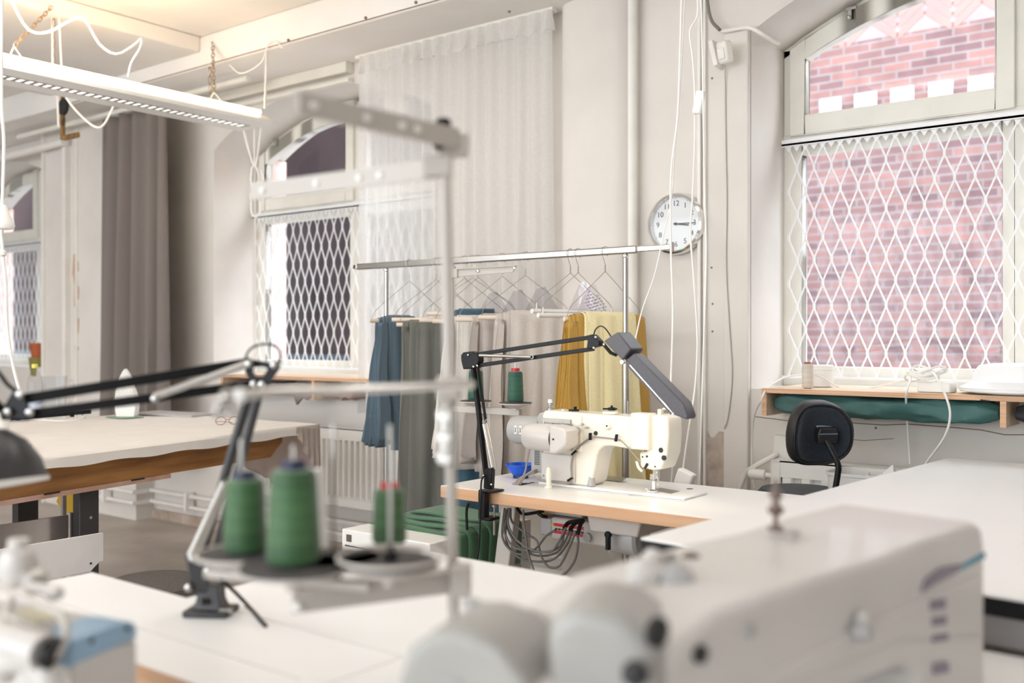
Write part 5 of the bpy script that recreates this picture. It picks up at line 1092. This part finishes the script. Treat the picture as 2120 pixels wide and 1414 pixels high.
MB().lathe([(.001, .003), (.055, .005), (.058, .02), (.068, .235), (.066, .235), (.055, .02), (.001, .01)], c, n=32).build('jug_body', M_clear, r2)
MB().tube(bez([c+ri*.066+Vector((0, 0, .21)), c+ri*.11+Vector((0, 0, .2)), c+ri*.105+Vector((0, 0, .1)), c+ri*.06+Vector((0, 0, .05))], 14), .006, 8).build('handle', M_clear, r2)
c = at(0, 870, 4.6); r2 = thing('white_cup', ont(2, 900), 'white cup at the left edge of the ironing table', 'cup'); c = Vector(r2.location)
MB().lathe([(.03, .002), (.032, .02), (.045, .10), (.043, .10), (.03, .02), (.001, .016)], c, n=28).build('cup', M_white, r2)
tag(MB(Matrix.Translation(ont(36, 932)) @ rot('Z', 20)).ball((0, 0, .018), .05, 1.3, .8, .35).build('pressing_pad', M_cloth), 'small white pressing pad near the front of the ironing table', 'pad')
r2 = thing('glasses', ont(470, 884), 'thin tortoiseshell glasses lying folded open on the ironing table', 'glasses'); mt = mat('tortoise', (.25, .09, .03), .3)
for a, b in ((457, 880), (485, 879)):
    c = ont(a, b)+Vector((0, 0, .022)); MB().tube([c+ri*(.026*cos(t))+Vector((0, 0, .020*sin(t)))+fw*(.008*sin(t)) for t in [2*pi*k/24 for k in range(24)]], .0018, 6, closed=True).build('rim', mt, r2)
c1_, c2_ = ont(447, 882)+Vector((0, 0, .022)), ont(495, 879)+Vector((0, 0, .022))
MB().tube(bez([c1_, c1_+fw*.06+ri*.03+Vector((0, 0, -.005)), c1_+fw*.10+ri*.06+Vector((0, 0, -.015))], 10), .0016, 6).tube([ont(467, 881)+Vector((0, 0, .03)), ont(475, 880)+Vector((0, 0, .03))], .0016, 6).build('temple', mt, r2)
MB().tube(bez([c2_, c2_+fw*.06+ri*.01+Vector((0, 0, -.005)), c2_+fw*.12+ri*.0+Vector((0, 0, -.015))], 10), .0016, 6).build('temple', mt, r2)
r2 = thing('cable_reel', (px_on_line(150, 1.3).x, px_on_line(150, 1.3).y, 0), 'yellow cable reel on the floor by the wall beyond the ironing table', 'reel'); c = onplane(150, 1033, r2.location, (sin(TH), -cos(TH), 0))
MB().lathe([(.02, -.03), (.075, -.03), (.078, -.02), (.04, -.018), (.04, .018), (.078, .02), (.075, .03), (.02, .03)], c, (sin(TH)+.3, -cos(TH), .1), 7).build('reel', M_yellow, r2, smooth=False)
MB().lathe([(.012, -.033), (.001, -.033)], c, (sin(TH)+.3, -cos(TH), .1), 12).cyl(c, (c.x, c.y, .0), .012).build('hub', M_ink, r2)
# ------------------------------------------------------------------ white cabinet with green cloth
KZ = .60; a, b, c_, d_ = onz(701, 1097, KZ), onz(902, 1124, KZ), onz(1104, 1073, KZ), onz(913, 1052, KZ)
kx0, kx1, ky0, ky1 = (a.x+d_.x)/2, (b.x+c_.x)/2, (a.y+b.y)/2, (c_.y+d_.y)/2
r = thing('filing_cabinet', ((kx0+kx1)/2, (ky0+ky1)/2, 0), 'white metal drawer cabinet beside the left end of the sewing table', 'cabinet')
MB().box((kx0, ky0, .02), (kx1, ky1, KZ)).build('cabinet_body', M_white, r, bev=.004)
zt_ = KZ-.065
for k in range(4):
    z1 = zt_-.13*k; MB().box((kx0+.02, ky0-.008, z1-.122), (kx1-.02, ky0+.01, z1)).build('drawer', M_white, r, bev=.003)
MB().box((kx0+.021, ky0-.003, zt_+.001), (kx1-.021, ky0-.0005, zt_+.005)).build('drawer_gap', M_ink, r)
MB().box((kx0+.03, ky0-.004, KZ-.045), (kx0+.055, ky0, KZ-.018)).build('lock', mat('brown_lock', (.12, .10, .08), .5), r)
MB().box((kx1-.0, ky0+.02, KZ-.07), (kx1+.002, ky1-.02, KZ-.066)).build('side_seam', M_machg, r)
M_gc = fab('moss_green_cloth', (.06, .155, .075), 40); M_gc2 = fab('deep_green_cloth', (.012, .085, .06), 40)
r = thing('folded_cloth', ((kx0+kx1)/2, ky0+.3, KZ), 'green cloth folded in layers over the white cabinet, hanging down its side', 'cloth')
for k in range(4):
    y0_, y1_ = ky0+.14+.05*k, ky0+.46+.01*k; zz = KZ+.004+.011*k; rr_ = .016+.011*k
    mb = MB(); random.seed(k)
    def f(iu, iv):
        y = y0_+(y1_-y0_)*iv
        if iu < .6: x = kx0+.03*k+(kx1-kx0-.03*k)*(iu/.6); z = zz+.003*sin(x*20+k*2)
        elif iu < .7: t = (iu-.6)/.1*pi/2; x = kx1+rr_*sin(t); z = zz-rr_*(1-cos(t))
        else: t = (iu-.7)/.3; x = kx1+rr_+.012*t+.006*sin(iv*14+k)*t; z = zz-rr_-(.42+.03*k)*t; y = y+(.03*sin(iv*3)-.02*k)*t
        return (x, y, z)
    mb.grid(40, 12, f); mb.build('cloth_layer', M_gc if k != 3 else M_gc, r, solid=.006)
# ------------------------------------------------------------------ round stool
c = onz(320, 1203, .49); r = thing('stool', (c.x, c.y, 0), 'round stool with a dark grey felt seat between the tables', 'stool')
MB().lathe([(.10, .44), (.165, .445), (.175, .46), (.172, .485), (.15, .495), (.001, .498)], (c.x, c.y, 0), n=40).build('seat', mat('grey_felt_seat', (.09, .078, .07), .95, var=.08, scale=120), r)
MB().cyl((c.x, c.y, .06), (c.x, c.y, .45), .025).build('column', M_black, r)
for k in range(5): a = 2*pi*k/5; MB().bar((c.x, c.y, .07), (c.x+.24*cos(a), c.y+.24*sin(a), .025), .04, .03).build('base_spoke', M_black, r, bev=.004)
# ------------------------------------------------------------------ foreground tables
a, b, c_ = onz(195, 1185, TZ), onz(371, 1238, TZ), onz(841, 1135, TZ)
t1x, t1y, t2x, t2y = a.x, (a.y+b.y)/2, (b.x+c_.x)/2, c_.y; fy = onz(296, 1379, TZ).y
def table(name, label, x0, x1, y0, y1, xs, TZ=TZ):
    r = thing(name, ((x0+x1)/2, (y0+y1)/2, 0), label, 'table')
    MB().box((x0, y0, TZ-.04), (x1, y1, TZ)).build('table_core', M_plyedge, r)
    MB().box((x0+.0005, y0+.0005, TZ-.0005), (x1-.0005, y1-.0005, TZ+.0015)).build('tabletop', M_lam, r)
    for x in xs:
        MB().box((x, y0+.06, 0), (x+.05, y0+.10, TZ-.041)).build('leg', M_putty, r, bev=.003); MB().box((x, y1-.10, 0), (x+.05, y1-.06, TZ-.041)).build('leg', M_putty, r, bev=.003)
    return r
rt = table('machine_table', 'small white table extension with plywood edge carrying the grey lamp base', t1x, -1.20, fy, t1y, (t1x+.05, -1.35))
MB().box((t1x+.05, fy+.115, TZ+.0014), (-1.25, fy+.1165, TZ+.002)).build('seam', mat('seam_grey', (.5, .48, .46), .6), rt)
table('machine_table', 'long white table in the foreground under the large sewing machine', t2x, .05, t1y+.002, t2y, (t2x+.1, -.2))
table('machine_table', 'white table nearest the photographer under the large machine head', -1.198, -.05, .42, t1y, (-1.1, -.15))
table('machine_table', 'white table under the blue and white overlocker', -2.1, -1.25, .1, fy-.03, (-2.0, -1.35), TZ=.70)
# ------------------------------------------------------------------ near grey clamp lamp
d0 = onz(437, 1272, TZ); dd = (d0-O).dot(Vector((-sin(TH), cos(TH), 0)))
r = thing('desk_lamp', d0, 'black spring-arm desk lamp on the foreground table reaching to the left', 'lamp')
def N(px, py, k=0): return at(px, py, dd+k)
Mb = Matrix.Translation(d0) @ rot('Z', 32)
MB(Mb).box((-.045, -.035, .002), (.045, .035, .014)).build('base_plate', M_dgrey, r, bev=.002)
MB(Mb).rings([[(x*s, y*s, z) for x, y in ((-.03, -.024), (.03, -.024), (.03, .024), (-.03, .024))] for z, s in ((.014, 1), (.03, .8), (.062, .68))]).build('base_block', M_dgrey, r, bev=.002)
p = N(417, 1246, -.03); MB().cyl(p, p+Vector((.002, .006, 0)), .007, n=14).build('base_hole', M_ink, r)
p = N(476, 1266, -.02); MB().cyl(p-ri*.02, p+ri*.004, .008, n=12).build('base_bolt', M_steel, r)
def plate(pts, name, th=.03, m=M_black, k=0, bev=.003):
    mb = MB(); mb.rings([[N(a, b, k-th/2) for a, b in pts], [N(a, b, k+th/2) for a, b in pts]]); return mb.build(name, m, r, bev=bev)
plate([(382, 1145), (392, 1143), (432, 1180), (432, 1232), (388, 1222), (385, 1216), (392, 1195)], 'lower_joint', .035, M_dgrey)
MB().cyl(N(430, 1238), N(436, 1220), .010).build('pivot_pin', M_black, r)
MB().bar(N(436, 1190, -.015), N(541, 795, -.015), .013, .016, up=(0, 1, 0)).build('lower_arm', M_dgrey, r, bev=.002)
MB().bar(N(412, 1170, .015), N(520, 800, .015), .013, .016, up=(0, 1, 0)).build('lower_arm', M_dgrey, r, bev=.002)
for k in (0, 1):
    mb = MB(); mb.cyl(N(394+10*k, 1150, -.03+.01*k), N(464+8*k, 998, -.03+.01*k), .0075, n=12); mb.build('spring', M_alum, r)
# elbow plate with a hole: ring of quads
outer = [(508, 757), (520, 744), (570, 752), (578, 746), (581, 760), (556, 800), (522, 800), (508, 772)]
oc = [(x, y) for x, y in outer]; inner = [(524, 762), (530, 760), (545, 760), (552, 762), (553, 766), (545, 779), (530, 779), (524, 768)]
mb = MB()
for k in range(8):
    q = [oc[k], oc[(k+1) % 8], inner[(k+1) % 8], inner[k]]; mb.rings([[N(a, b, -.015) for a, b in q], [N(a, b, .015) for a, b in q]])
mb.build('elbow_plate', M_black, r)
def ffd(px): return -.12*(545-px)/545     # the forearm comes slightly towards the camera
MB().bar(N(520, 750, -.01), N(38, 828, ffd(38)), .012, .020).build('upper_arm', M_black, r, bev=.002)
MB().bar(N(525, 796, -.01), N(62, 857, ffd(62)), .012, .018).build('upper_arm', M_black, r, bev=.002)
MB().cyl(N(318, 822, -.07), N(518, 752, -.03), .0075, n=12).build('spring', M_alum, r)
plate([(25, 812), (42, 806), (70, 858), (60, 870), (2, 870), (0, 855)], 'wrist_plate', .03, M_black, ffd(30))
for a, b, k in ((568, 756, -.02), (526, 795, -.02), (543, 796, -.02), (42, 817, ffd(40)-.02), (16, 853, ffd(20)-.02), (62, 854, ffd(60)-.02), (398, 1155, -.03), (516, 754, -.035), (321, 826, -.075), (390, 1217, -.025), (429, 1182, -.02)):
    p = N(a, b, k); MB().lathe([(.008, 0), (.007, .004), (.001, .006)], p, (sin(TH), -cos(TH), 0), 14).build('bolt', M_steel, r)
MB().tube(bez([N(507, 745), N(516, 725), N(535, 714), N(560, 713), N(576, 722), N(581, 740), N(578, 752)], 20), .0025, 6).build('lamp_flex', M_black, r)
MB().tube(bez([N(-30, 740, -.1), N(0, 775, -.1), N(15, 795, -.1), N(36, 812, -.1)], 12), .004, 6).build('lamp_flex', M_black, r)
MB().tube(bez([N(436, 1180), N(470, 1210, .02), N(510, 1250, .05), onz(550, 1296, TZ+.004)], 16), .004, 7).build('mains_lead', M_black, r)
# dome shade
sc3 = at(-22, 1008, dd-.16); axd = (ri*-.17+Vector((0, 0, 1))+fw*.10).normalized()
MB().lathe([(.099, 0), (.099, .004), (.092, .04), (.07, .078), (.04, .10), (.02, .105), (.02, .15), (.001, .152), (.001, .09), (.066, .075), (.088, .038), (.096, .004)], sc3, axd, 48, closed=True).build('shade', M_dgrey, r)
MB().lathe([(.101, -.002), (.1015, .004), (.0965, .004), (.09, .038), (.068, .074), (.001, .09), (.001, .088), (.066, .071), (.088, .036), (.094, .002), (.094, -.002)], sc3, axd, 48, closed=True).build('shade_liner', M_white, r)
MB().tube([sc3+axd*.14, sc3+axd*.17+ri*.02, N(16, 860, ffd(20))], .008, 8).build('shade_neck', M_black, r)
# ------------------------------------------------------------------ near thread stand and cones
PD = 1.52
r = thing('thread_stand', onz(941, 1330, TZ), 'blurred putty coloured thread stand with two long arms in the foreground', 'thread stand')
pt, pb = at(921, 345, PD), at(942, 1345, PD); pb2 = Vector((pb.x, pb.y, TZ)); r.location = pb2; r['_o'] = list(pb2)
MB().cyl(pb2, pt, .0088, n=20).build('pole', M_putty, r)
MB().lathe([(.03, .0), (.03, .006), (.013, .01), (.013, .03)], pb2, n=24).build('base_flange', M_putty, r)
def lvl(px, py, z): return onz(px, py, z)
def arm(pn, pf, z, name):
    p, q = onz(*pn, z), onz(*pf, z); mb = MB(); d = (q-p).normalized(); mb.bar(p, q, .004, .032); s = d.cross(Vector((0, 0, 1)))*.010
    mb.bar(p+Vector((0, 0, .015))+s, q+Vector((0, 0, .015))+s, .018, .003); mb.build(name, M_putty, r, bev=.002); return p, q
z1 = at(940, 290, PD).z; p1_, q1_ = arm((950, 288), (617, 212), z1, 'top_arm')
z2 = at(920, 345, PD+.02).z; p2_, q2_ = arm((925, 346), (518, 398), z2, 'top_arm')
for (p, q) in ((p1_, q1_), (p2_, q2_)):
    for s in (.30, .40, .62, .92):
        c = p.lerp(q, s); d = (q-p).normalized(); n_ = d.cross(Vector((0, 0, 1))).normalized()
        if n_.dot(c-O) > 0: n_ = -n_
        MB().lathe([(.006, 0), (.0055, .004), (.001, .005)], c+n_*.002, n_, 14).build('thread_eyelet', M_white, r)
MB().cbox(at(935, 300, PD), (.05, .022, .035), rot('Z', 60).to_3x3()).build('arm_clamp', M_putty, r, bev=.003)
MB().cbox(at(905, 345, PD), (.045, .028, .032), rot('Z', 38).to_3x3()).build('arm_clamp', M_putty, r, bev=.003)
c = at(918, 262, PD); MB().lathe([(.009, -.02), (.012, -.002), (.012, .008), (.009, .012), (.001, .013)], c, n=20).build('black_knob', M_black, r)
c = at(908, 300, PD-.02); MB().ball(c, .009).build('black_knob', M_black, r)
a = at(978, 796, PD-.03); b = onz(462, 818, a.z); MB().cyl(a, b, .0065, n=14).build('cross_rod', M_chrome, r)
c = at(930, 803, PD-.01); MB().cbox(c, (.036, .034, .036), rot('Z', 38).to_3x3()).build('rod_clamp', M_putty, r, bev=.004)
d_ = (b-O).length
for k, (x, y, s) in enumerate(((470, 822, .010), (458, 838, .008), (497, 818, .009), (452, 850, .007), (478, 848, .007))): MB().ball(b+ri*((x-462)/F*1.27)+Vector((0, 0, -(y-818)/F*1.27)), s, n=12).build('rod_guide', M_steel if k != 2 else M_white, r)
for k in range(5):
    y_ = 858+22*k; c = at(926+(3 if k % 2 else -6), y_, PD-.022); MB().lathe([(.013, -.006), (.013, .0), (.006, .002), (.001, .002)], c, (sin(TH)*(1 if k % 2 else .5), -cos(TH), .2), 18).build('tension_disc', M_alum, r)
# lower bracket and plates
zb2 = at(940, 1200, PD).z
p, q = onz(968, 1200, zb2), onz(605, 1245, zb2-.0); mb = MB(); mb.bar(p, q, .004, .036); mb.bar(p+Vector((0, 0, .017)), q+Vector((0, 0, .017)), .03, .004); mb.build('lower_bracket', M_putty, r, bev=.002)
c = at(955, 1200, PD-.02); MB().cbox(c, (.03, .04, .045), rot('Z', 38).to_3x3()).build('rod_clamp', M_putty, r, bev=.004)
MB().ball(onz(620, 1252, zb2-.008)-fw*.01, .008).build('bolt', M_white, r)
plz = at(612, 1178, 1.33).z
PL = [(608, 1176, .072, 0), (500, 1150, .058, 1), (690, 1160, .066, 2), (808, 1168, .066, 3)]
pc_ = []
for a, b, rad, k in PL:
    c = onz(a, b, plz); pc_.append(c)
    MB().lathe([(.010, -.03), (.012, -.02), (rad*.6, -.012), (rad, -.004), (rad*1.0, .0), (.001, .0)], c, n=44).build('cone_plate', M_putty, r); MB().lathe([(rad*.98, .0), (rad*.97, .005), (.001, .005)], c, n=44).build('felt_disc', M_felt, r)
    MB().cyl(c+Vector((0, 0, -.03)), c+Vector((0, 0, .165 if k < 2 else .19)), .003, n=8).build('spindle', M_steel, r)
MB().tube([pc_[3]+Vector((.071*cos(t), .071*sin(t), .010)) for t in [2*pi*k/40 for k in range(40)]], .003, 8, closed=True).build('plate_ring', M_putty, r)
MB().tube([pc_[1]+Vector((.064*cos(t), .064*sin(t), .002)) for t in [2*pi*k/40 for k in range(40)]], .003, 8, closed=True).build('plate_ring', M_putty, r)
c = pc_[3]+Vector((.0, 0, .006)); MB().lathe([(.01, 0), (.01, .01), (.004, .014), (.004, .02)], c, n=16).build('spindle_nut', M_black, r)
MB().cbox(pc_[1].lerp(pc_[2], .5)+Vector((0, 0, -.03)), (.26, .02, .012), rot('Z', 20).to_3x3()).build('plate_bar', M_putty, r, bev=.002)
b0 = onz(617, 1197, plz+.006)
cone('thread_cone', (pc_[0].x, pc_[0].y, plz+.006), .036, .030, .128, M_green, 'largest green thread cone with a blue core on the front plate', M_navy, .017, .010)
cone('thread_cone', (pc_[1].x+.008, pc_[1].y, plz+.006), .030, .0265, .105, M_green, 'green thread cone with a navy core left of the largest one', M_navy, .016, .008)
c = onz(806, 1138, plz-.02); cone('thread_cone', (c.x, c.y, plz-.012), .027, .0235, .088, M_green, 'green thread cone with a red core next to the blurred pole', M_red, .014, .008)
c = onz(650, 1130, plz-.02); c = at(650, 1150, 1.50); cone('thread_cone', (c.x, c.y, plz-.02), .022, .014, .125, M_wthread, 'slim white thread cone behind the largest green cone', M_white, .013, .006)
# far plates under the two back cones
for q_, rad in ((at(806, 1137, 1.545), .05), (at(650, 1150, 1.50), .045)):
    MB().lathe([(.012, -.02), (rad, -.006), (rad, -.0), (.001, .0)], (q_.x, q_.y, plz-.021), n=36).build('cone_plate', M_putty, r)
# ------------------------------------------------------------------ large machine in the foreground
MT = TZ+.27
R0, RN, LF = onz(2042, 1078, MT), onz(1440, 1240, MT), onz(1700, 1042, MT)
v = (RN-R0).normalized(); u = Vector((v.y, -v.x, 0)); u = -u if u.x > 0 else u
r = thing('sewing_machine', (R0.x-.12, 1.35, TZ), 'large blurred white sewing machine filling the lower right foreground', 'sewing machine')
Mm = Matrix((v.to_4d(), u.to_4d(), (0, 0, 1, 0), (0, 0, 0, 1))).transposed(); Mm[3][0] = Mm[3][1] = Mm[3][2] = 0; Mm[3][3] = 1; Mm.translation = Vector((R0.x, R0.y, TZ))
LL = (RN-R0).length+.06; hh = .27
def side(px, py, e=0): return onplane(px, py, R0-u*e, u)
# body: side profile in (v, z), swept across u with softly bevelled edges
prof = [(0, .012), (0, hh-.04), (.008, hh-.008), (.03, hh), (.20, hh-.004), (.30, hh-.012), (.44, hh-.013), (LL-.10, hh-.02), (LL-.02, hh-.045), (LL, hh-.09), (LL, .13), (LL-.14, .10), (.26, .10), (.22, .08), (.21, .012)]
mb = MB(Mm); mb.prism(prof, 0, .235, lambda a, b, e: (a, e, b)); mb.build('body', M_machw, r, bev=.014, seg=4)
MB(Mm).box((-.02, -.02, .0), (LL+.16, .25, .012)).build('bed', M_machw, r, bev=.003)
mb = MB(Mm); mb.prism([(.02, hh-.075), (.20, hh-.085), (.40, hh-.095), (LL-.06, hh-.12), (LL-.06, .14), (.26, .14), (.02, .10)], -.004, .004, lambda a, b, e: (a, e, b)); mb.build('side_cover', M_machw, r, bev=.003)
for px_, py_, rr_, nm, mm in ((1365, 1310, .016, 'black_plug', M_ink), (1455, 1356, .010, 'black_plug', M_ink), (1556, 1306, .008, 'grey_plug', M_machg)):
    p = side(px_, py_, .006); MB().cyl(p, p+u*.006, rr_, n=20).build(nm, mm, r)
p = side(1772, 1306, .006); MB().lathe([(.012, 0), (.012, .012), (.008, .02), (.001, .022)], p, -u, 20).build('side_knob', M_machg, r); MB().cyl(p+Vector((0, 0, .014))-v*.012, p+Vector((0, 0, .014))-v*.012-u*.012, .010).build('knob_guard', M_machw, r)
def decal(pts, m, name):
    pp = [side(a, b, .0) for a, b in pts]; mb = MB(); mb.rings([[p-u*.0008 for p in pp], [p-u*.0048 for p in pp]]); return mb.build(name, m, r)
def decal2(pts, m, name, e=.0008):
    pp = [side(a, b, 0) for a, b in pts]; return MB().rings([[p-u*0 for p in pp], [p-u*e for p in pp]]).build(name, m, r, smooth=False)
decal2([(2038, 1142), (2040, 1154), (1985, 1182), (1978, 1178), (2005, 1160)], M_teal, 'teal_stripe')
decal([(1985, 1168), (1975, 1185), (1930, 1208), (1905, 1225), (1912, 1200), (1945, 1175)], M_purple, 'violet_swoosh')
for k, (a, b, w_, h_) in enumerate(((1935, 1250, 34, 26), (1938, 1284, 32, 24), (1942, 1318, 30, 20), (1944, 1382, 30, 26))): decal([(a-w_/2, b-h_/2+4), (a+w_/2, b-h_/2), (a+w_/2, b+h_/2-4), (a-w_/2, b+h_/2)], M_purple, 'violet_print')
# spindle on top
tp = onz(1606, 1098, MT-.004); MB().lathe([(.012, 0), (.012, .004), (.004, .008), (.004, .022), (.011, .026), (.013, .032), (.007, .036), (.005, .046), (.010, .05), (.010, .058), (.004, .06), (.003, .075), (.0005, .075)], tp, n=20).build('thread_post', mat('dull_bronze', (.20, .15, .13), .4, .6), r)
p = onz(1640, 1105, MT-.003); MB().lathe([(.012, 0), (.010, .004), (.001, .005)], p, n=18).build('top_screw', M_steel, r)
# head end: tension parts and rounded covers
hd = MB(Mm); hd.box((LL-.02, .03, .05), (LL+.13, .20, hh-.085)); hd.build('head_cover', M_machw, r, bev=.03, seg=5)
g = [(1400, 1205, 1.22, .022, M_machg), (1380, 1175, 1.30, .018, M_steel), (1330, 1190, 1.22, .02, M_machw), (1430, 1170, 1.34, .016, mat('dull_bronze')if False else MATS['dull_bronze']), (1350, 1160, 1.34, .014, M_machw)]
for a, b, dq, s, m_ in g: MB().lathe([(s*.5, -.012), (s, -.008), (s, .008), (s*.5, .014), (.001, .014)], at(a, b, dq), (.5, -.6, .5), 20).build('tension_knob', m_, r)
p = at(1060, 1240, 1.15)
# drive cover at the far left
cdr = at(1000, 1400, 1.06); Md = Matrix.Translation(cdr) @ rot('Z', 16)
r3 = r
pl5 = [(-.105, -.16), (-.100, -.02), (-.085, .022), (-.055, .045), (-.02, .048), (.02, .038), (.05, .005), (.075, -.03), (.115, -.05), (.135, -.07), (.14, -.16)]
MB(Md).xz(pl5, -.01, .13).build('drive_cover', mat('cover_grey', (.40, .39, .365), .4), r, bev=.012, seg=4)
MB(Md).cyl((-.03, -.013, -.015), (-.03, -.008, -.015), .011).build('cover_screw', M_machg, r)
MB(Md).rings([[(x, y, z) for x, z in ((.0, -.05), (.19, -.06), (.22, .02), (.15, .055), (.03, .035))] for y in (.14, .24)]).build('rear_cover', M_machw, r, bev=.02, seg=4)
c = at(975, 1253, 1.22); MB().lathe([(.014, 0), (.012, .006), (.001, .007)], c, n=16).build('cover_screw', M_machg, r)
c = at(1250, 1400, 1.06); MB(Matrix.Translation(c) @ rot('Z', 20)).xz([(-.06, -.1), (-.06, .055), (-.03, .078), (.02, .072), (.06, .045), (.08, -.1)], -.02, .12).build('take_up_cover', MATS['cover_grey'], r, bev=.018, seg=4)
c = at(1315, 1395, 1.0); MB().lathe([(.012, -.01), (.014, .0), (.008, .012), (.001, .013)], c, (.4, -.8, .2), 20).build('black_dial', M_blackp, r)
# ------------------------------------------------------------------ overlocker on the left
OT = .957
q0, q1 = onz(286, 1285, OT), onz(150, 1330, OT)
v = (q1-q0).normalized(); u = Vector((v.y, -v.x, 0)); u = -u if u.x > 0 else u
TZ = .70
r = thing('overlocker', (q0.x-.15, q0.y-.05, TZ), 'pale blue and white overlocker at the lower left corner', 'overlocker')
Mo = Matrix((v.to_4d(), u.to_4d(), (0, 0, 1, 0), (0, 0, 0, 1))).transposed(); Mo[3][0] = Mo[3][1] = Mo[3][2] = 0; Mo[3][3] = 1; Mo.translation = Vector((q0.x, q0.y, TZ))
wl = (q1-q0).length; ht = OT-TZ
MB(Mo).box((0, 0, .003), (wl+.0, .34, ht-.025)).build('body', M_machw, r, bev=.006, seg=3)
MB(Mo).prism([(-.0, ht-.024), (0.0, ht-.010), (.006, ht+.0), (.03, ht+.006), (wl, ht+.002), (wl+.004, ht-.034)], 0, .07, lambda a, b, e: (a, e, b)).build('blue_cover', M_lblue, r, bev=.005, seg=3)
MB(Mo).prism([(.0, ht-.025), (.0, ht-.006), (.02, ht+.004), (wl, ht+.004), (wl, ht-.025)], .071, .34, lambda a, b, e: (a, e, b)).build('top_cover', M_machw, r, bev=.004)
for a in (.02, wl-.03): MB(Mo).cyl((a, .0-.001, ht-.006), (a, .006, ht-.006), .004).build('cover_screw', M_ink, r)
MB(Mo).box((.03, .10, ht+.0045), (wl*.8, .18, ht+.006)).build('cream_label', mat('label_cream', (.75, .68, .50), .5), r)
# eye-guard frame with lens in front
def OP(px, py, dq=1.28): return at(px, py, dq)
fr = [(0, 1216, 1.36), (110, 1262, 1.30), (128, 1275, 1.28), (138, 1300, 1.27), (128, 1338, 1.26), (112, 1362, 1.25)]
MB().tube(bez([OP(*q) for q in fr], 24), .0055, 8).build('lens_frame', M_putty, r)
MB().tube([OP(8, 1270, 1.34), OP(110, 1318, 1.28)], .0045, 8).tube([OP(28, 1228, 1.35), OP(10, 1290, 1.33)], .005, 8).build('lens_bar', M_putty, r)
MB().rings([[OP(a, b, 1.31+k) for a, b in ((30, 1240), (118, 1276), (118, 1316), (26, 1274))] for k in (0, .002)]).build('guard_lens', M_clear, r)
for k in range(4):
    p = OP(2+30*k, 1310+12*k, 1.29-.01*k); MB().lathe([(.006, 0), (.012, .002), (.012, .018), (.006, .02)], p, (.75, .45, -.25), 18).build('tension_dial', M_machw, r)
MB().cyl(OP(-20, 1318, 1.30), OP(92, 1352, 1.25), .022, n=24).build('tension_barrel', M_machw, r)
p = OP(98, 1350, 1.25); MB().lathe([(.001, 0), (.020, .001), (.020, .010), (.001, .012)], p, (.85, .45, -.2), 24).build('dark_knob', M_black, r)
MB().tube(bez([OP(0, 1400, 1.28), OP(20, 1370, 1.28), OP(60, 1362, 1.27), OP(90, 1380, 1.26), OP(110, 1440, 1.25)], 16), .018, 12).build('front_shield', M_machw, r)
# top: bottle-like posts
for a, b, dq, prf in ((38, 1185, 1.42, [(.012, 0), (.024, .008), (.028, .03), (.022, .05), (.014, .055), (.014, .068), (.001, .068)]), (72, 1200, 1.40, [(.008, 0), (.012, .006), (.018, .012), (.018, .03), (.012, .034), (.001, .034)])):
    MB().lathe(prf, at(a, b, dq)-Vector((0, 0, .02)), n=24).build('thread_tension_post', M_machw if a < 50 else M_alum, r)
MB().tube(bez([at(0, 1190, 1.42), at(20, 1178, 1.42), at(60, 1190, 1.42), at(90, 1200, 1.40)], 12), .006, 8).tube([at(48, 1215, 1.4), at(50, 1180, 1.4)], .005, 8).build('post_wire', M_alum, r)
MB().ball(at(112, 1228, 1.36), .013, 1.2, 1, .8).build('carry_knob', M_machw, r)
MB().tube([at(60, 1215, 1.38), at(115, 1226, 1.36)], .008, 10).build('carry_bar', M_machw, r)
S.cycles.use_denoising = True
SUB = dict(felt_disc='cone_plate', board_edge='top_board', divider_edge='divider', led_strip='lamp_head', head_lip='lamp_head', pane='sash', hinge='sash', latch='sash', label_print='warning_label', hazard_triangle='warning_label',
  label_mark='motor_label', drum_seam='motor_drum', boss_hole='boss', steam_holes='soleplate', numeral='dial', minute_marks='dial', shade_liner='shade', screw_hole='drum_bracket', vent_slots='vented_box', piping='backrest_shell',
  bracket_cover='back_bracket', spring_hook='spring', white_cap='pretension_post', base_hole='base_block', label_band='bottle_label', screw_handle='clamp_screw', box_end='control_box', knob_guard='side_knob', rim='tray_', louvre_slot='louvre_frame_',
  castor='foot_bar', bolt_head='leg', panel_hole='lower_panel', cover_screw='blue_cover', plate_ring='cone_plate', spindle_nut='cone_plate', print='film', ledge='facade')
last = {}
for o, par, nm in ORD:
    if par is None: continue
    k = (par.name, SUB.get(nm, '-'))
    if k in last: o.parent = last[k]
    last[(par.name, nm)] = o
for o in D.objects:
    if '_o' in o: del o['_o']
